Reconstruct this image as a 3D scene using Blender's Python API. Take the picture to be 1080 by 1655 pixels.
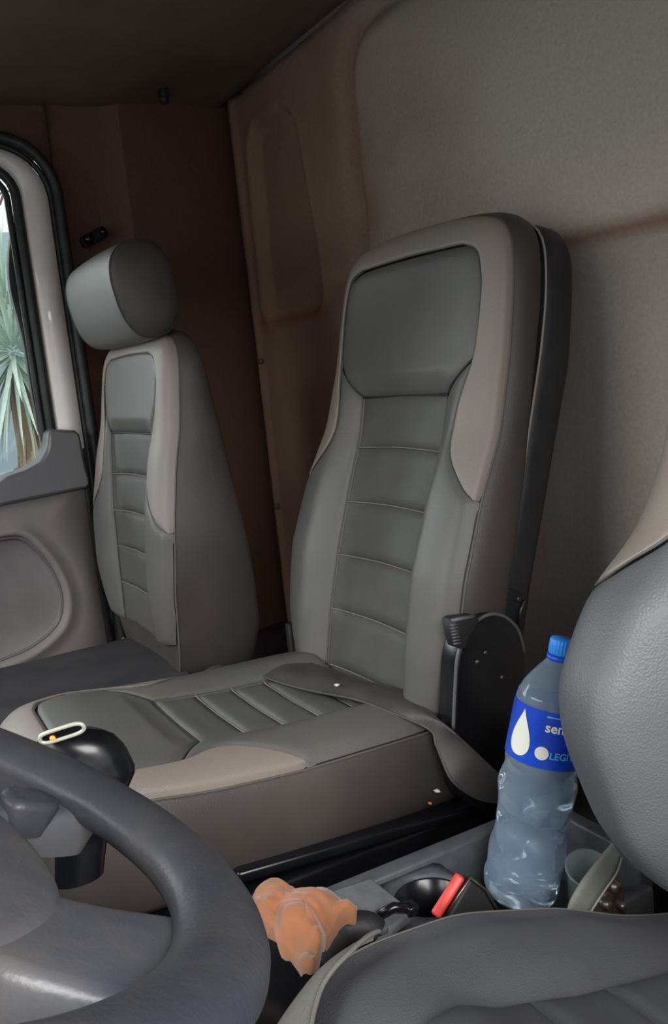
import bpy, bmesh, math, random
import numpy as np
from math import sin, cos, pi, radians, hypot, atan2, sqrt
from mathutils import Vector, Matrix

C = bpy.context.scene.collection
for o in list(bpy.data.objects): bpy.data.objects.remove(o)
random.seed(7)
rng = np.random.default_rng(7)

# ------------------------------------------------------------------ camera
FPX = 1500.0
def camera_axes(yaw, pitch, roll):
    t, p, r = radians(yaw), radians(pitch), radians(roll)
    fw = np.array([cos(t)*cos(p), -sin(t)*cos(p), -sin(p)])
    r0 = np.array([-sin(t), -cos(t), 0.0]); u0 = np.cross(r0, fw)
    return cos(r)*r0 - sin(r)*u0, cos(r)*u0 + sin(r)*r0, fw
RI, UP, FW = camera_axes(28, 9, 6)
cd = bpy.data.cameras.new('camera'); cam = bpy.data.objects.new('camera', cd); C.objects.link(cam)
cd.sensor_fit = 'VERTICAL'; cd.sensor_height = 24; cd.lens = 24*FPX/1655
cd.clip_start = 0.02
cam.matrix_world = Matrix(((RI[0], UP[0], -FW[0], 0), (RI[1], UP[1], -FW[1], 0), (RI[2], UP[2], -FW[2], 0), (0, 0, 0, 1)))
bpy.context.scene.camera = cam

# ------------------------------------------------------------------ daylight
w = bpy.data.worlds.new('sky'); bpy.context.scene.world = w; w.use_nodes = True
bg = w.node_tree.nodes['Background']; bg.inputs[0].default_value = (0.93, 0.97, 1.0, 1); bg.inputs[1].default_value = 1.3
def area_light(name, loc, target, sx, sy, power, col):
    l = bpy.data.lights.new(name, 'AREA'); l.shape = 'RECTANGLE'; l.size = sx; l.size_y = sy
    l.energy = power; l.color = col
    o = bpy.data.objects.new(name, l); C.objects.link(o); o.location = loc
    o.rotation_euler = (Vector(target)-Vector(loc)).to_track_quat('-Z', 'Y').to_euler()
    return o
# daylight entering through the windscreen and the open driver's door
area_light('windscreen_daylight', (1.1, 1.9, 1.15), (1.1, -0.5, -0.3), 2.2, 1.2, 98, (0.97, 0.98, 1.0))
area_light('open_door_daylight', (-1.3, 0.0, 1.05), (1.3, -0.6, -0.3), 1.5, 1.3, 115, (1.0, 0.98, 0.96))
area_light('passenger_window_daylight', (3.5, 1.0, 0.7), (1.6, -0.7, -0.2), 1.2, 1.3, 40, (0.97, 0.99, 1.0))
vs = bpy.context.scene.view_settings
vs.view_transform = 'Standard'; vs.look = 'None'; vs.gamma = 1.0; vs.use_curve_mapping = False; vs.exposure = 0.06

# ------------------------------------------------------------------ helpers
def ray(px, py): return FW + RI*(px-540)/FPX - UP*(py-827.5)/FPX
def onx(px, py, X): d = ray(px, py); return d*(X/d[0])
def ony(px, py, Y): d = ray(px, py); return d*(Y/d[1])
def onz(px, py, Z): d = ray(px, py); return d*(Z/d[2])

def loc_of(p):
    v = Vector((0, 0, 0))
    while p is not None:
        v = v + p.location; p = p.parent
    return v
def mesh_obj(name, verts, faces, mat, parent=None, smooth=True, base=None):
    """links ONE mesh; verts are world coordinates"""
    off = loc_of(parent) if parent else (Vector(base) if base is not None else Vector((0, 0, 0)))
    me = bpy.data.meshes.new(name)
    vv = [(float(v[0])-off[0], float(v[1])-off[1], float(v[2])-off[2]) for v in verts]
    me.from_pydata(vv, [], [tuple(int(i) for i in f) for f in faces])
    me.update()
    if smooth:
        for p in me.polygons: p.use_smooth = True
    me.materials.append(mat)
    o = bpy.data.objects.new(name, me); C.objects.link(o)
    if parent: o.parent = parent
    elif base is not None: o.location = base
    return o
def thing(name, label, cat, loc=(0, 0, 0), group=None):
    o = bpy.data.objects.new(name, None); C.objects.link(o); o.location = loc; o.empty_display_size = 0.05
    tag(o, label, cat, group); return o
def tag(o, label=None, cat=None, group=None, kind=None):
    if label: o['label'] = label
    if cat: o['category'] = cat
    if group: o['group'] = group
    if kind: o['kind'] = kind
    return o
def struct(o): o['kind'] = 'structure'; return o

class MB:
    def __init__(s): s.v = []; s.f = []
    def add(s, v, f):
        n = len(s.v); s.v += [tuple(float(c) for c in p) for p in v]; s.f += [tuple(int(i)+n for i in q) for q in f]; return s
    def obj(s, name, mat, parent=None, smooth=True, base=None):
        return mesh_obj(name, s.v, s.f, mat, parent, smooth, base)
def catmull(pts, n=6, closed=False):
    P = np.array(pts, float); m = len(P); out = []
    rngi = range(m) if closed else range(m-1)
    for i in rngi:
        if closed: a, b, c, d = P[(i-1) % m], P[i], P[(i+1) % m], P[(i+2) % m]
        else: a, b, c, d = P[max(i-1, 0)], P[i], P[i+1], P[min(i+2, m-1)]
        for k in range(n):
            t = k/n
            out.append(0.5*((2*b)+(c-a)*t+(2*a-5*b+4*c-d)*t*t+(3*b-a-3*c+d)*t**3))
    if not closed: out.append(P[-1])
    return np.array(out)
def resample(P, n):
    P = np.array(P, float); L = np.r_[0, np.cumsum(np.linalg.norm(np.diff(P, axis=0), axis=1))]
    t = np.linspace(0, L[-1], n)
    return np.stack([np.interp(t, L, P[:, k]) for k in range(P.shape[1])], 1)
def tube(pts, r, seg=8, closed=False, caps=True, flat=1.0, up=(0, 0, 1)):
    P = np.array(pts, float); n = len(P); V = []; F = []
    rr = np.full(n, r) if np.isscalar(r) else np.array(r)
    if closed: T = np.roll(P, -1, 0)-np.roll(P, 1, 0)
    else: T = np.gradient(P, axis=0)
    T /= np.linalg.norm(T, axis=1)[:, None]+1e-12
    u = np.array(up, float)
    if abs(np.dot(u, T[0])) > .95: u = np.array([1, 0, 0.])
    N = u-np.dot(u, T[0])*T[0]; N /= np.linalg.norm(N)
    for i in range(n):
        N = N-np.dot(N, T[i])*T[i]; N /= np.linalg.norm(N)+1e-12
        B = np.cross(T[i], N)
        for k in range(seg):
            a = 2*pi*k/seg
            V.append(P[i]+rr[i]*(cos(a)*N*flat+sin(a)*B))
    m = n if closed else n-1
    for i in range(m):
        for k in range(seg):
            j = (i+1) % n
            F.append((i*seg+k, i*seg+(k+1) % seg, j*seg+(k+1) % seg, j*seg+k))
    if caps and not closed:
        F.append(tuple(range(seg))[::-1]); F.append(tuple((n-1)*seg+k for k in range(seg)))
    return V, F
def grid(Pg, closed_u=False):
    n, m = Pg.shape[:2]; V = Pg.reshape(-1, 3); F = []
    for i in range(n-1 if not closed_u else n):
        for j in range(m-1):
            a = i*m+j; b = ((i+1) % n)*m+j
            F.append((a, b, b+1, a+1))
    return V, F
def rbox(c, size, bev=0.004, axes=None, seg=2):
    """bevelled box as (verts, faces)"""
    bm = bmesh.new(); bmesh.ops.create_cube(bm, size=1)
    for v in bm.verts: v.co = Vector((v.co.x*size[0], v.co.y*size[1], v.co.z*size[2]))
    if bev > 0: bmesh.ops.bevel(bm, geom=bm.edges[:], offset=bev, segments=seg, profile=.5, affect='EDGES')
    A = np.eye(3) if axes is None else np.array(axes, float)
    V = [np.array(c)+v.co.x*A[0]+v.co.y*A[1]+v.co.z*A[2] for v in bm.verts]
    F = [tuple(v.index for v in f.verts) for f in bm.faces]; bm.free()
    return V, F
def prism(poly, axis, h0, h1, bev=0.0, seg=2, to3=None):
    """2D polygon extruded between h0 and h1; to3 maps (a,b,h) -> 3D"""
    bm = bmesh.new()
    A = [bm.verts.new((p[0], p[1], h0)) for p in poly]; B = [bm.verts.new((p[0], p[1], h1)) for p in poly]
    n = len(poly)
    fa = bm.faces.new(A[::-1]); fb = bm.faces.new(B)
    for i in range(n): bm.faces.new((A[i], A[(i+1) % n], B[(i+1) % n], B[i]))
    bmesh.ops.recalc_face_normals(bm, faces=bm.faces[:])
    if bev > 0:
        ed = [e for e in bm.edges if any(f.normal.z**2 > .9 for f in e.link_faces) and not all(f.normal.z**2 > .9 for f in e.link_faces)]
        bmesh.ops.bevel(bm, geom=ed, offset=bev, segments=seg, profile=.5, affect='EDGES')
    bm.faces.ensure_lookup_table(); bm.verts.index_update()
    V = [to3(*v.co) for v in bm.verts]; F = [tuple(v.index for v in f.verts) for f in bm.faces]; bm.free()
    return V, F
def loftprism(poly, levels, to3, n=90):
    """polygon lofted through (height, inset) levels with rounded shoulders"""
    P = resample(np.r_[poly, poly[:1]], n+1)[:-1]
    t = np.roll(P, -1, 0)-np.roll(P, 1, 0); N = np.stack([t[:, 1], -t[:, 0]], 1); N /= np.linalg.norm(N, axis=1)[:, None]+1e-12
    ar = .5*np.sum(P[:, 0]*np.roll(P[:, 1], -1)-np.roll(P[:, 0], -1)*P[:, 1])
    if ar < 0: N = -N
    for _ in range(4): N = (np.roll(N, 1, 0)+N+np.roll(N, -1, 0))/3
    V = []; F = []
    for h, d in levels:
        for q in P-N*d: V.append(to3(q[0], q[1], h))
    for i in range(len(levels)-1):
        for k in range(n): F.append((i*n+k, i*n+(k+1) % n, (i+1)*n+(k+1) % n, (i+1)*n+k))
    m = len(V); V += [V[k] for k in range(n)]; F.append(tuple(m+k for k in range(n)))
    V += [V[(len(levels)-1)*n+k] for k in range(n)]; F.append(tuple(m+n+k for k in range(n)))
    return V, F
def lathe(prof, c, axis=(0, 0, 1), seg=32, caps=False):
    ax = np.array(axis, float); ax /= np.linalg.norm(ax)
    u = np.cross(ax, [0.3, 1, 0.1]); u /= np.linalg.norm(u); v = np.cross(ax, u)
    V = []; F = []; n = len(prof)
    for (r, h) in prof:
        for k in range(seg):
            a = 2*pi*k/seg; V.append(np.array(c)+ax*h+r*(cos(a)*u+sin(a)*v))
    for i in range(n-1):
        for k in range(seg): F.append((i*seg+k, i*seg+(k+1) % seg, (i+1)*seg+(k+1) % seg, (i+1)*seg+k))
    if caps: F.append(tuple(range(seg))[::-1]); F.append(tuple((n-1)*seg+k for k in range(seg)))
    return V, F
def rrect(x0, x1, y0, y1, r, n=6):
    out = []
    for cx, cy, a0 in ((x1-r, y1-r, 0), (x0+r, y1-r, 90), (x0+r, y0+r, 180), (x1-r, y0+r, 270)):
        for k in range(n+1):
            a = radians(a0+90*k/n); out.append((cx+r*cos(a), cy+r*sin(a)))
    return out
def interp(x, xs, ys): return np.interp(x, xs, ys)
def sstep(x, a, b):
    t = np.clip((x-a)/(b-a), 0, 1); return t*t*(3-2*t)
def snoise(x, y, z, s=1.0, seed=0):
    r = np.random.default_rng(seed); out = 0
    for k in range(5):
        f = r.normal(size=3)*s; ph = r.uniform(0, 6.28); out = out+np.sin(x*f[0]+y*f[1]+z*f[2]+ph)
    return out/3.0

# ------------------------------------------------------------------ materials
def lin(c):
    return tuple(((v/255)/12.92 if v/255 <= .04045 else ((v/255+.055)/1.055)**2.4) for v in c)
def mat(name, col, rough=.5, metal=0, bump=0, bscale=400, kind='noise', col2=None, cscale=6, spec=.5, coat=0, trans=0, ior=1.45, emis=None, sheen=0, mixlo=.35, mixhi=.65):
    m = bpy.data.materials.new(name); m.use_nodes = True; nt = m.node_tree; b = nt.nodes['Principled BSDF']
    b.inputs['Base Color'].default_value = (*lin(col), 1); b.inputs['Roughness'].default_value = rough
    b.inputs['Metallic'].default_value = metal; b.inputs['Specular IOR Level'].default_value = spec
    b.inputs['Coat Weight'].default_value = coat; b.inputs['Transmission Weight'].default_value = trans; b.inputs['IOR'].default_value = ior
    b.inputs['Sheen Weight'].default_value = sheen
    tc = nt.nodes.new('ShaderNodeTexCoord')
    if col2 is not None:
        n = nt.nodes.new('ShaderNodeTexNoise'); n.inputs['Scale'].default_value = cscale; n.inputs['Detail'].default_value = 6
        n.inputs['Roughness'].default_value = .6
        r = nt.nodes.new('ShaderNodeMapRange'); r.inputs[1].default_value = mixlo; r.inputs[2].default_value = mixhi
        x = nt.nodes.new('ShaderNodeMix'); x.data_type = 'RGBA'
        x.inputs[6].default_value = (*lin(col), 1); x.inputs[7].default_value = (*lin(col2), 1)
        nt.links.new(tc.outputs['Object'], n.inputs['Vector']); nt.links.new(n.outputs['Fac'], r.inputs[0])
        nt.links.new(r.outputs[0], x.inputs[0]); nt.links.new(x.outputs[2], b.inputs['Base Color'])
    if bump:
        if kind == 'voronoi':
            n = nt.nodes.new('ShaderNodeTexVoronoi'); n.inputs['Scale'].default_value = bscale; out = n.outputs['Distance']
        else:
            n = nt.nodes.new('ShaderNodeTexNoise'); n.inputs['Scale'].default_value = bscale; n.inputs['Detail'].default_value = 3; out = n.outputs['Fac']
        bp = nt.nodes.new('ShaderNodeBump'); bp.inputs['Strength'].default_value = bump; bp.inputs['Distance'].default_value = .001
        nt.links.new(tc.outputs['Object'], n.inputs['Vector']); nt.links.new(out, bp.inputs['Height']); nt.links.new(bp.outputs[0], b.inputs['Normal'])
    if emis: b.inputs['Emission Color'].default_value = (*lin(emis[0]), 1); b.inputs['Emission Strength'].default_value = emis[1]
    return m
M = {}
M['leather'] = mat('charcoal_leatherette', (90, 91, 88), .42, bump=.25, bscale=700, kind='voronoi', col2=(99, 97, 92), cscale=5)
M['insert'] = mat('grey_insert_leatherette', (94, 96, 92), .5, bump=.3, bscale=900, kind='voronoi', col2=(85, 85, 81), cscale=8)
M['tan'] = mat('taupe_leatherette', (134, 127, 121), .45, bump=.25, bscale=700, kind='voronoi', col2=(138, 127, 117), cscale=5)
M['side'] = mat('brown_grey_leatherette', (76, 70, 66), .48, bump=.25, bscale=700, kind='voronoi', col2=(66, 60, 57), cscale=7)
M['shell'] = mat('black_vinyl', (50, 51, 52), .5, bump=.3, bscale=500, col2=(40, 40, 42), cscale=20)
M['drv_tan'] = mat('driver_taupe_leatherette', (104, 102, 95), .5, bump=.3, bscale=500, kind='voronoi', col2=(96, 94, 88), cscale=9)
M['pipe'] = mat('dark_seam_piping', (92, 88, 82), .6)
M['palepipe'] = mat('pale_piping', (168, 160, 150), .6)
M['stitch'] = mat('stitching', (130, 122, 114), .7)
M['blk'] = mat('black_gloss_plastic', (15, 16, 20), .25, col2=(22, 23, 27), cscale=14, bump=.1, bscale=30)
M['blkmat'] = mat('black_matte_plastic', (34, 34, 36), .6, bump=.3, bscale=300)
M['metal'] = mat('worn_metal', (120, 118, 112), .4, metal=.8, col2=(90, 78, 66), cscale=60)
M['driver'] = mat('driver_leatherette', (92, 95, 98), .5, bump=.4, bscale=420, kind='voronoi', col2=(84, 86, 88), cscale=5)
M['drv_cush'] = mat('driver_cushion_leatherette', (72, 73, 77), .62, bump=.3, bscale=600, kind='voronoi', col2=(64, 65, 69), cscale=9)
M['drv_ins'] = mat('black_woven_insert', (48, 49, 52), .8, bump=.5, bscale=900)
M['wheel'] = mat('steering_wheel_rubber', (54, 57, 65), .42, bump=.35, bscale=260, col2=(76, 74, 74), cscale=9)
M['hub'] = mat('steering_hub_plastic', (74, 78, 88), .35, bump=.2, bscale=300, col2=(98, 94, 90), cscale=12)
M['door'] = mat('door_panel_vinyl', (134, 126, 122), .6, bump=.3, bscale=300, col2=(120, 114, 112), cscale=5)
M['cap'] = mat('grey_door_cap', (98, 98, 100), .35, bump=.15, bscale=300)
M['pocket'] = mat('door_pocket_vinyl', (120, 116, 116), .6, bump=.3, bscale=300, col2=(106, 102, 102), cscale=8)
M['white'] = mat('white_door_paint', (246, 240, 235), .35, col2=(232, 222, 216), cscale=6, coat=.3)
M['rubber'] = mat('black_rubber', (34, 37, 35), .5, col2=(52, 58, 54), cscale=30)
M['tray'] = mat('grey_console_plastic', (62, 66, 72), .5, bump=.35, bscale=240, col2=(80, 82, 86), cscale=22)
M['flapgrey'] = mat('dusty_grey_cover', (108, 110, 114), .75, bump=.4, bscale=400, col2=(84, 86, 90), cscale=30)
M['cloth'] = mat('orange_cloth', (162, 100, 62), .9, bump=.5, bscale=900, col2=(126, 88, 62), cscale=14, sheen=.3)
M['red'] = mat('red_button', (205, 62, 58), .45, col2=(178, 48, 46), cscale=60)
M['flap'] = mat('black_vinyl_flap', (84, 80, 78), .55, bump=.3, bscale=500, col2=(66, 62, 62), cscale=12)
M['cover'] = mat('dark_seat_cover', (66, 64, 66), .65, bump=.3, bscale=500, col2=(54, 53, 56), cscale=10)
M['hrest'] = mat('headrest_leatherette', (112, 108, 102), .45, bump=.25, bscale=700, kind='voronoi', col2=(104, 101, 97), cscale=6)
M['belt'] = mat('grey_green_plastic', (112, 116, 106), .6, bump=.2, bscale=300, col2=(94, 96, 90), cscale=22)
M['rust'] = mat('rusty_metal', (84, 68, 60), .55, metal=.5, col2=(52, 42, 40), cscale=50)
M['headliner'] = mat('headliner_fabric', (128, 112, 96), .95, bump=.5, bscale=500, col2=(108, 94, 80), cscale=3)
M['chrome'] = mat('pale_bright_ring', (205, 205, 190), .25, metal=.3)
M['amber'] = mat('orange_reflection_glow', (230, 120, 40), .3, emis=((255, 150, 60), 1.2))  # no lamp: the emission stands for an orange reflection in the knob slot
M['cap_blue'] = mat('blue_bottle_cap', (44, 140, 235), .4)
M['label'] = mat('blue_bottle_label', (22, 82, 205), .35, col2=(20, 60, 190), cscale=14)
M['print'] = mat('white_print', (236, 236, 224), .5)
M['print2'] = mat('light_blue_print', (90, 190, 235), .5)
M['crumb'] = mat('white_crumb', (220, 214, 205), .8)
M['orange'] = mat('orange_scrap', (200, 110, 60), .7)
M['leaf'] = mat('yucca_leaf', (176, 198, 184), .5, col2=(214, 224, 214), cscale=5)
M['dryleaf'] = mat('dry_yucca_leaf', (188, 172, 140), .8, col2=(150, 132, 100), cscale=12)
M['trunk'] = mat('yucca_trunk', (130, 112, 92), .9, bump=.6, bscale=60)
M['extwall'] = mat('blue_grey_painted_wall', (176, 192, 198), .9, col2=(160, 176, 184), cscale=2, bump=.3, bscale=30)
M['paving'] = mat('yard_paving', (120, 116, 110), .9, col2=(96, 94, 90), cscale=2)
M['twig'] = mat('bare_twig', (120, 90, 84), .9)

def glass(name, col, rough=0.0, ior=1.45):
    m = bpy.data.materials.new(name); m.use_nodes = True; nt = m.node_tree; b = nt.nodes['Principled BSDF']
    b.inputs['Base Color'].default_value = (*col, 1); b.inputs['Roughness'].default_value = rough
    b.inputs['Transmission Weight'].default_value = 1; b.inputs['IOR'].default_value = ior
    return m
M['pet'] = glass('clear_bottle_plastic', (.93, .97, 1.0), .03, 1.25)
def haze(m, col, f):
    nt = m.node_tree; b = nt.nodes['Principled BSDF']; o = nt.nodes['Material Output']
    d = nt.nodes.new('ShaderNodeBsdfDiffuse'); d.inputs[0].default_value = (*lin(col), 1); x = nt.nodes.new('ShaderNodeMixShader'); x.inputs[0].default_value = f
    nt.links.new(b.outputs[0], x.inputs[1]); nt.links.new(d.outputs[0], x.inputs[2]); nt.links.new(x.outputs[0], o.inputs[0])
haze(M['pet'], (196, 222, 246), .13)
M['water'] = glass('water', (.86, .94, .99), .0, 1.33)
M['cup'] = glass('clear_cup_plastic', (.9, .95, .95), .08, 1.3); haze(M['cup'], (200, 215, 215), .22)
def pane_mat():
    m = bpy.data.materials.new('window_glass'); m.use_nodes = True; nt = m.node_tree
    for n in list(nt.nodes): nt.nodes.remove(n)
    o = nt.nodes.new('ShaderNodeOutputMaterial'); t = nt.nodes.new('ShaderNodeBsdfTransparent'); t.inputs[0].default_value = (.93, .97, .96, 1)
    g = nt.nodes.new('ShaderNodeBsdfGlossy'); g.inputs['Roughness'].default_value = .02
    f = nt.nodes.new('ShaderNodeFresnel'); f.inputs[0].default_value = 1.45; x = nt.nodes.new('ShaderNodeMixShader')
    nt.links.new(f.outputs[0], x.inputs[0]); nt.links.new(t.outputs[0], x.inputs[1]); nt.links.new(g.outputs[0], x.inputs[2]); nt.links.new(x.outputs[0], o.inputs[0])
    return m
M['pane'] = pane_mat()
def wall_mat(name, grey, brown, x0, x1):
    """felt trim: grey near the driver, rust-brown staining towards the passenger corner, speckled"""
    m = mat(name, grey, .95, bump=.5, bscale=420); nt = m.node_tree; b = nt.nodes['Principled BSDF']
    tc = nt.nodes.new('ShaderNodeTexCoord'); sp = nt.nodes.new('ShaderNodeSeparateXYZ'); nt.links.new(tc.outputs['Object'], sp.inputs[0])
    n = nt.nodes.new('ShaderNodeTexNoise'); n.inputs['Scale'].default_value = 2.4; n.inputs['Detail'].default_value = 5; nt.links.new(tc.outputs['Object'], n.inputs['Vector'])
    mr = nt.nodes.new('ShaderNodeMapRange'); mr.inputs[1].default_value = x0; mr.inputs[2].default_value = x1; mr.interpolation_type = 'SMOOTHSTEP'
    ad = nt.nodes.new('ShaderNodeMath'); ad.operation = 'MULTIPLY_ADD'; ad.inputs[1].default_value = 1.6
    nt.links.new(n.outputs['Fac'], ad.inputs[0]); nt.links.new(sp.outputs['X'], ad.inputs[2])
    nt.links.new(ad.outputs[0], mr.inputs[0])
    x = nt.nodes.new('ShaderNodeMix'); x.data_type = 'RGBA'; x.inputs[6].default_value = (*lin(grey), 1); x.inputs[7].default_value = (*lin(brown), 1)
    nt.links.new(mr.outputs[0], x.inputs[0])
    f = nt.nodes.new('ShaderNodeTexNoise'); f.inputs['Scale'].default_value = 140; f.inputs['Detail'].default_value = 4; nt.links.new(tc.outputs['Object'], f.inputs['Vector'])
    fr = nt.nodes.new('ShaderNodeMapRange'); fr.inputs[1].default_value = .3; fr.inputs[2].default_value = .7; fr.inputs[3].default_value = .90; fr.inputs[4].default_value = 1.08
    nt.links.new(f.outputs['Fac'], fr.inputs[0])
    mu = nt.nodes.new('ShaderNodeMix'); mu.data_type = 'RGBA'; mu.blend_type = 'MULTIPLY'; mu.inputs[0].default_value = 1
    if name == 'rear_felt':
        prev = x.outputs[2]
        def mth(op, a, b=None, c=None):
            q = nt.nodes.new('ShaderNodeMath'); q.operation = op
            for i, v in enumerate((a, b, c)):
                if v is None: continue
                if isinstance(v, (int, float)): q.inputs[i].default_value = v
                else: nt.links.new(v, q.inputs[i])
            return q.outputs[0]
        for (zc, hw, x0_, x1_, amt) in ((.162, .022, -.2, 1.80, .7), (.135, .030, 2.08, 2.50, .75)):
            dz = mth('ABSOLUTE', mth('SUBTRACT', sp.outputs['Z'], zc)); b1 = mth('SUBTRACT', 1.0, mth('MULTIPLY', dz, 1/hw)); b1 = mth('MAXIMUM', b1, 0.0)
            g1 = mth('GREATER_THAN', sp.outputs['X'], x0_); g2 = mth('LESS_THAN', sp.outputs['X'], x1_)
            fac = mth('MULTIPLY', mth('MULTIPLY', b1, mth('MULTIPLY', g1, g2)), amt)
            y = nt.nodes.new('ShaderNodeMix'); y.data_type = 'RGBA'; y.inputs[7].default_value = (*lin((150, 98, 70)), 1)
            nt.links.new(fac, y.inputs[0]); nt.links.new(prev, y.inputs[6]); prev = y.outputs[2]
        x = y
    nt.links.new(x.outputs[2], mu.inputs[6]); nt.links.new(fr.outputs[0], mu.inputs[7]); nt.links.new(mu.outputs[2], b.inputs['Base Color'])
    return m
M['wall'] = wall_mat('rear_felt', (198, 187, 177), (146, 116, 99), 1.9, 3.1)
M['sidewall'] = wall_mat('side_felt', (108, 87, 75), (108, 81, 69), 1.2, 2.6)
M['stain'] = M['wall']

# ------------------------------------------------------------------ cab shell
def ceil_z(x, y): # sloping headliner
    return 0.70 + 0.02*(2.4-x) - 0.09*(y+0.7)
Y_REAR = -1.15
def build_rear_wall():
    xs = np.arange(-0.12, 2.561, 0.0105); zs = np.arange(-1.2, 0.861, 0.0105)
    X, Z = np.meshgrid(xs, zs, indexing='ij')
    D = np.zeros_like(X)                       # positive = towards the cab
    # raised main panel, outlined by a soft channel on the left / top and a crease below
    def sdr(x, z, x0, x1, z0, z1, r):
        cx, cz = (x0+x1)/2, (z0+z1)/2
        qx = np.abs(x-cx)-(x1-x0)/2+r; qz = np.abs(z-cz)-(z1-z0)/2+r
        return np.hypot(np.maximum(qx, 0), np.maximum(qz, 0))+np.minimum(np.maximum(qx, qz), 0)-r
    d = sdr(X, Z, -1.2, 1.865, -3.0, 0.70, .10)
    D += .008*(1-sstep(d, -.03, .015)) - .036*np.exp(-((d-.038)/.028)**2)
    # crease across the panel at z ~ .16
    zc = .158+.01*np.sin(X*2)
    D += -.010*(1-sstep(Z, zc-.03, zc+.012))*(1-sstep(d, -.05, .0))
    D += .006*np.exp(-((Z-zc)/.012)**2)*(1-sstep(d, -.05, .0))
    # tall rounded recess near the corner
    half = interp(Z, [.12, .3, .66], [.0, .0, .06])
    d2 = sdr(X, Z, 2.105+half, 2.455-half*.3, .125, .66, .07)
    D += -.026*(1-sstep(d2, -.028, .006)) + .004*np.exp(-((d2-.012)/.012)**2)
    D += .012*np.exp(-((X-2.515)/.014)**2)     # ridge next to the corner
    D += .0012*snoise(X*1.0, Z*1.0, 0, 9, 3)
    P = np.stack([X, Y_REAR+D, Z], -1)
    P[..., 2] = np.minimum(P[..., 2], ceil_z(P[..., 0], P[..., 1])+.02)
    V, F = grid(P)
    return struct(mesh_obj('wall_rear', V, F, M['wall']))
rear = build_rear_wall()
# small screw plugs on the rear trim
for (x, z) in ((2.50, .03), (2.50, -.40)):
    V, F = lathe([(.0005, .006), (.006, .005), (.009, .002), (.009, -.004)], (x, Y_REAR+.010, z), (0, 1, 0), 12)
    mesh_obj('screw_plug', V, F, M['pipe'], rear)
# side wall behind the door
plan = [(2.352, -.585), (2.372, -.60), (2.386, -.66), (2.392, -.74), (2.378, -.768), (2.384, -.79), (2.425, -.90), (2.48, -1.04), (2.525, -1.12), (2.57, -1.17)]
plan = catmull(plan, 5)
zs = np.linspace(-1.2, .80, 60)
P = np.array([[(x, y, min(z, ceil_z(x, y)+.02)) for z in zs] for x, y in plan])
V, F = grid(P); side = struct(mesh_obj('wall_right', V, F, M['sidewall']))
# upper side wall above / in front of the door opening
V, F = [], []
mb = MB()
mb.add(*rbox((2.46, .1, .69), (.14, 1.45, .20), .01))
mb.add(*rbox((2.46, .80, -.2), (.14, .14, 2.0), .01))
struct(mb.obj('wall_right', M['sidewall']))
# ceiling with a turned-down rear part, the dark gap is real
mb = MB()
xs = np.linspace(-.1, 2.60, 60); ys = np.linspace(.8, -1.135, 60)
P = np.array([[(x, y, ceil_z(x, y) - .010*sstep(-y, .55, .70)*(1-sstep(-y, .78, .95)) + .002*float(snoise(x, y, 0, 6, 5))) for y in ys] for x in xs])
# rounded edge rolling up into the gap along rear and right sides
for i, x in enumerate(xs):
    for j, y in enumerate(ys):
        e = min(1.0, max(0, (y+1.135)/.03)); e2 = min(1.0, max(0, (2.52-x+(y+1.0)*-.0)/.03)) if y < -.5 else 1
        P[i, j, 2] += .03*(1-sqrt(max(0, 1-(1-e)**2)))
mb.add(*grid(P))
ceiling = struct(mb.obj('ceiling', M['headliner']))
V, F = rbox((1.2, -.15, .93), (2.9, 2.2, .05), 0); struct(mesh_obj('ceiling', V, F, M['blkmat'], smooth=False))
mb = MB(); mb.add(*rbox((1.2, -1.24, -.2), (2.9, .04, 2.3), 0)); mb.add(*rbox((2.68, -.93, -.2), (.04, .60, 2.3), 0)); struct(mb.obj('leak_blocker', M['blkmat'], smooth=False))  # unseen black plates, added to stop light leaking through the ceiling gap
# headliner clip
c = onx(265, 158, 2.30); c = np.array([2.30, c[1], ceil_z(2.30, c[1])-.012])
mb = MB(); mb.add(*rbox(c, (.03, .022, .03), .006)); mb.add(*lathe([(.001, -.03), (.010, -.026), (.012, -.012), (.012, 0)], c, (0, 0, 1), 14))
mb.obj('clip', M['blkmat'], ceiling)
# floor, engine tunnel, front and driver side of the cab (mostly outside the frame, they shape the light)
V, F = rbox((1.2, -.15, -1.23), (2.9, 2.2, .06), 0); struct(mesh_obj('floor', V, F, M['blkmat'], smooth=False))
V, F = rbox((1.20, -1.03, -.98), (2.64, .22, .46), .02); struct(mesh_obj('trim_1', V, F, M['blkmat']))
mb = MB(); mb.add(*rbox((1.15, .62, -.72), (2.3, .42, .96), .03)); mb.add(*rbox((1.15, .84, .67), (2.4, .06, .38), 0.01)); mb.add(*rbox((2.27, .84, .3), (.26, .08, 1.0), .01))
struct(mb.obj('wall_front', M['blkmat']))
mb = MB(); mb.add(*rbox((-.13, -.95, -.2), (.06, .42, 2.1), .01)); mb.add(*rbox((-.13, -.1, .66), (.06, 1.9, .52), .01)); mb.add(*rbox((-.13, .78, -.2), (.06, .1, 2.1), .01)); mb.add(*rbox((-.13, -.1, -1.05), (.06, 1.9, .35), .01))
struct(mb.obj('wall_left', M['sidewall']))

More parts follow.
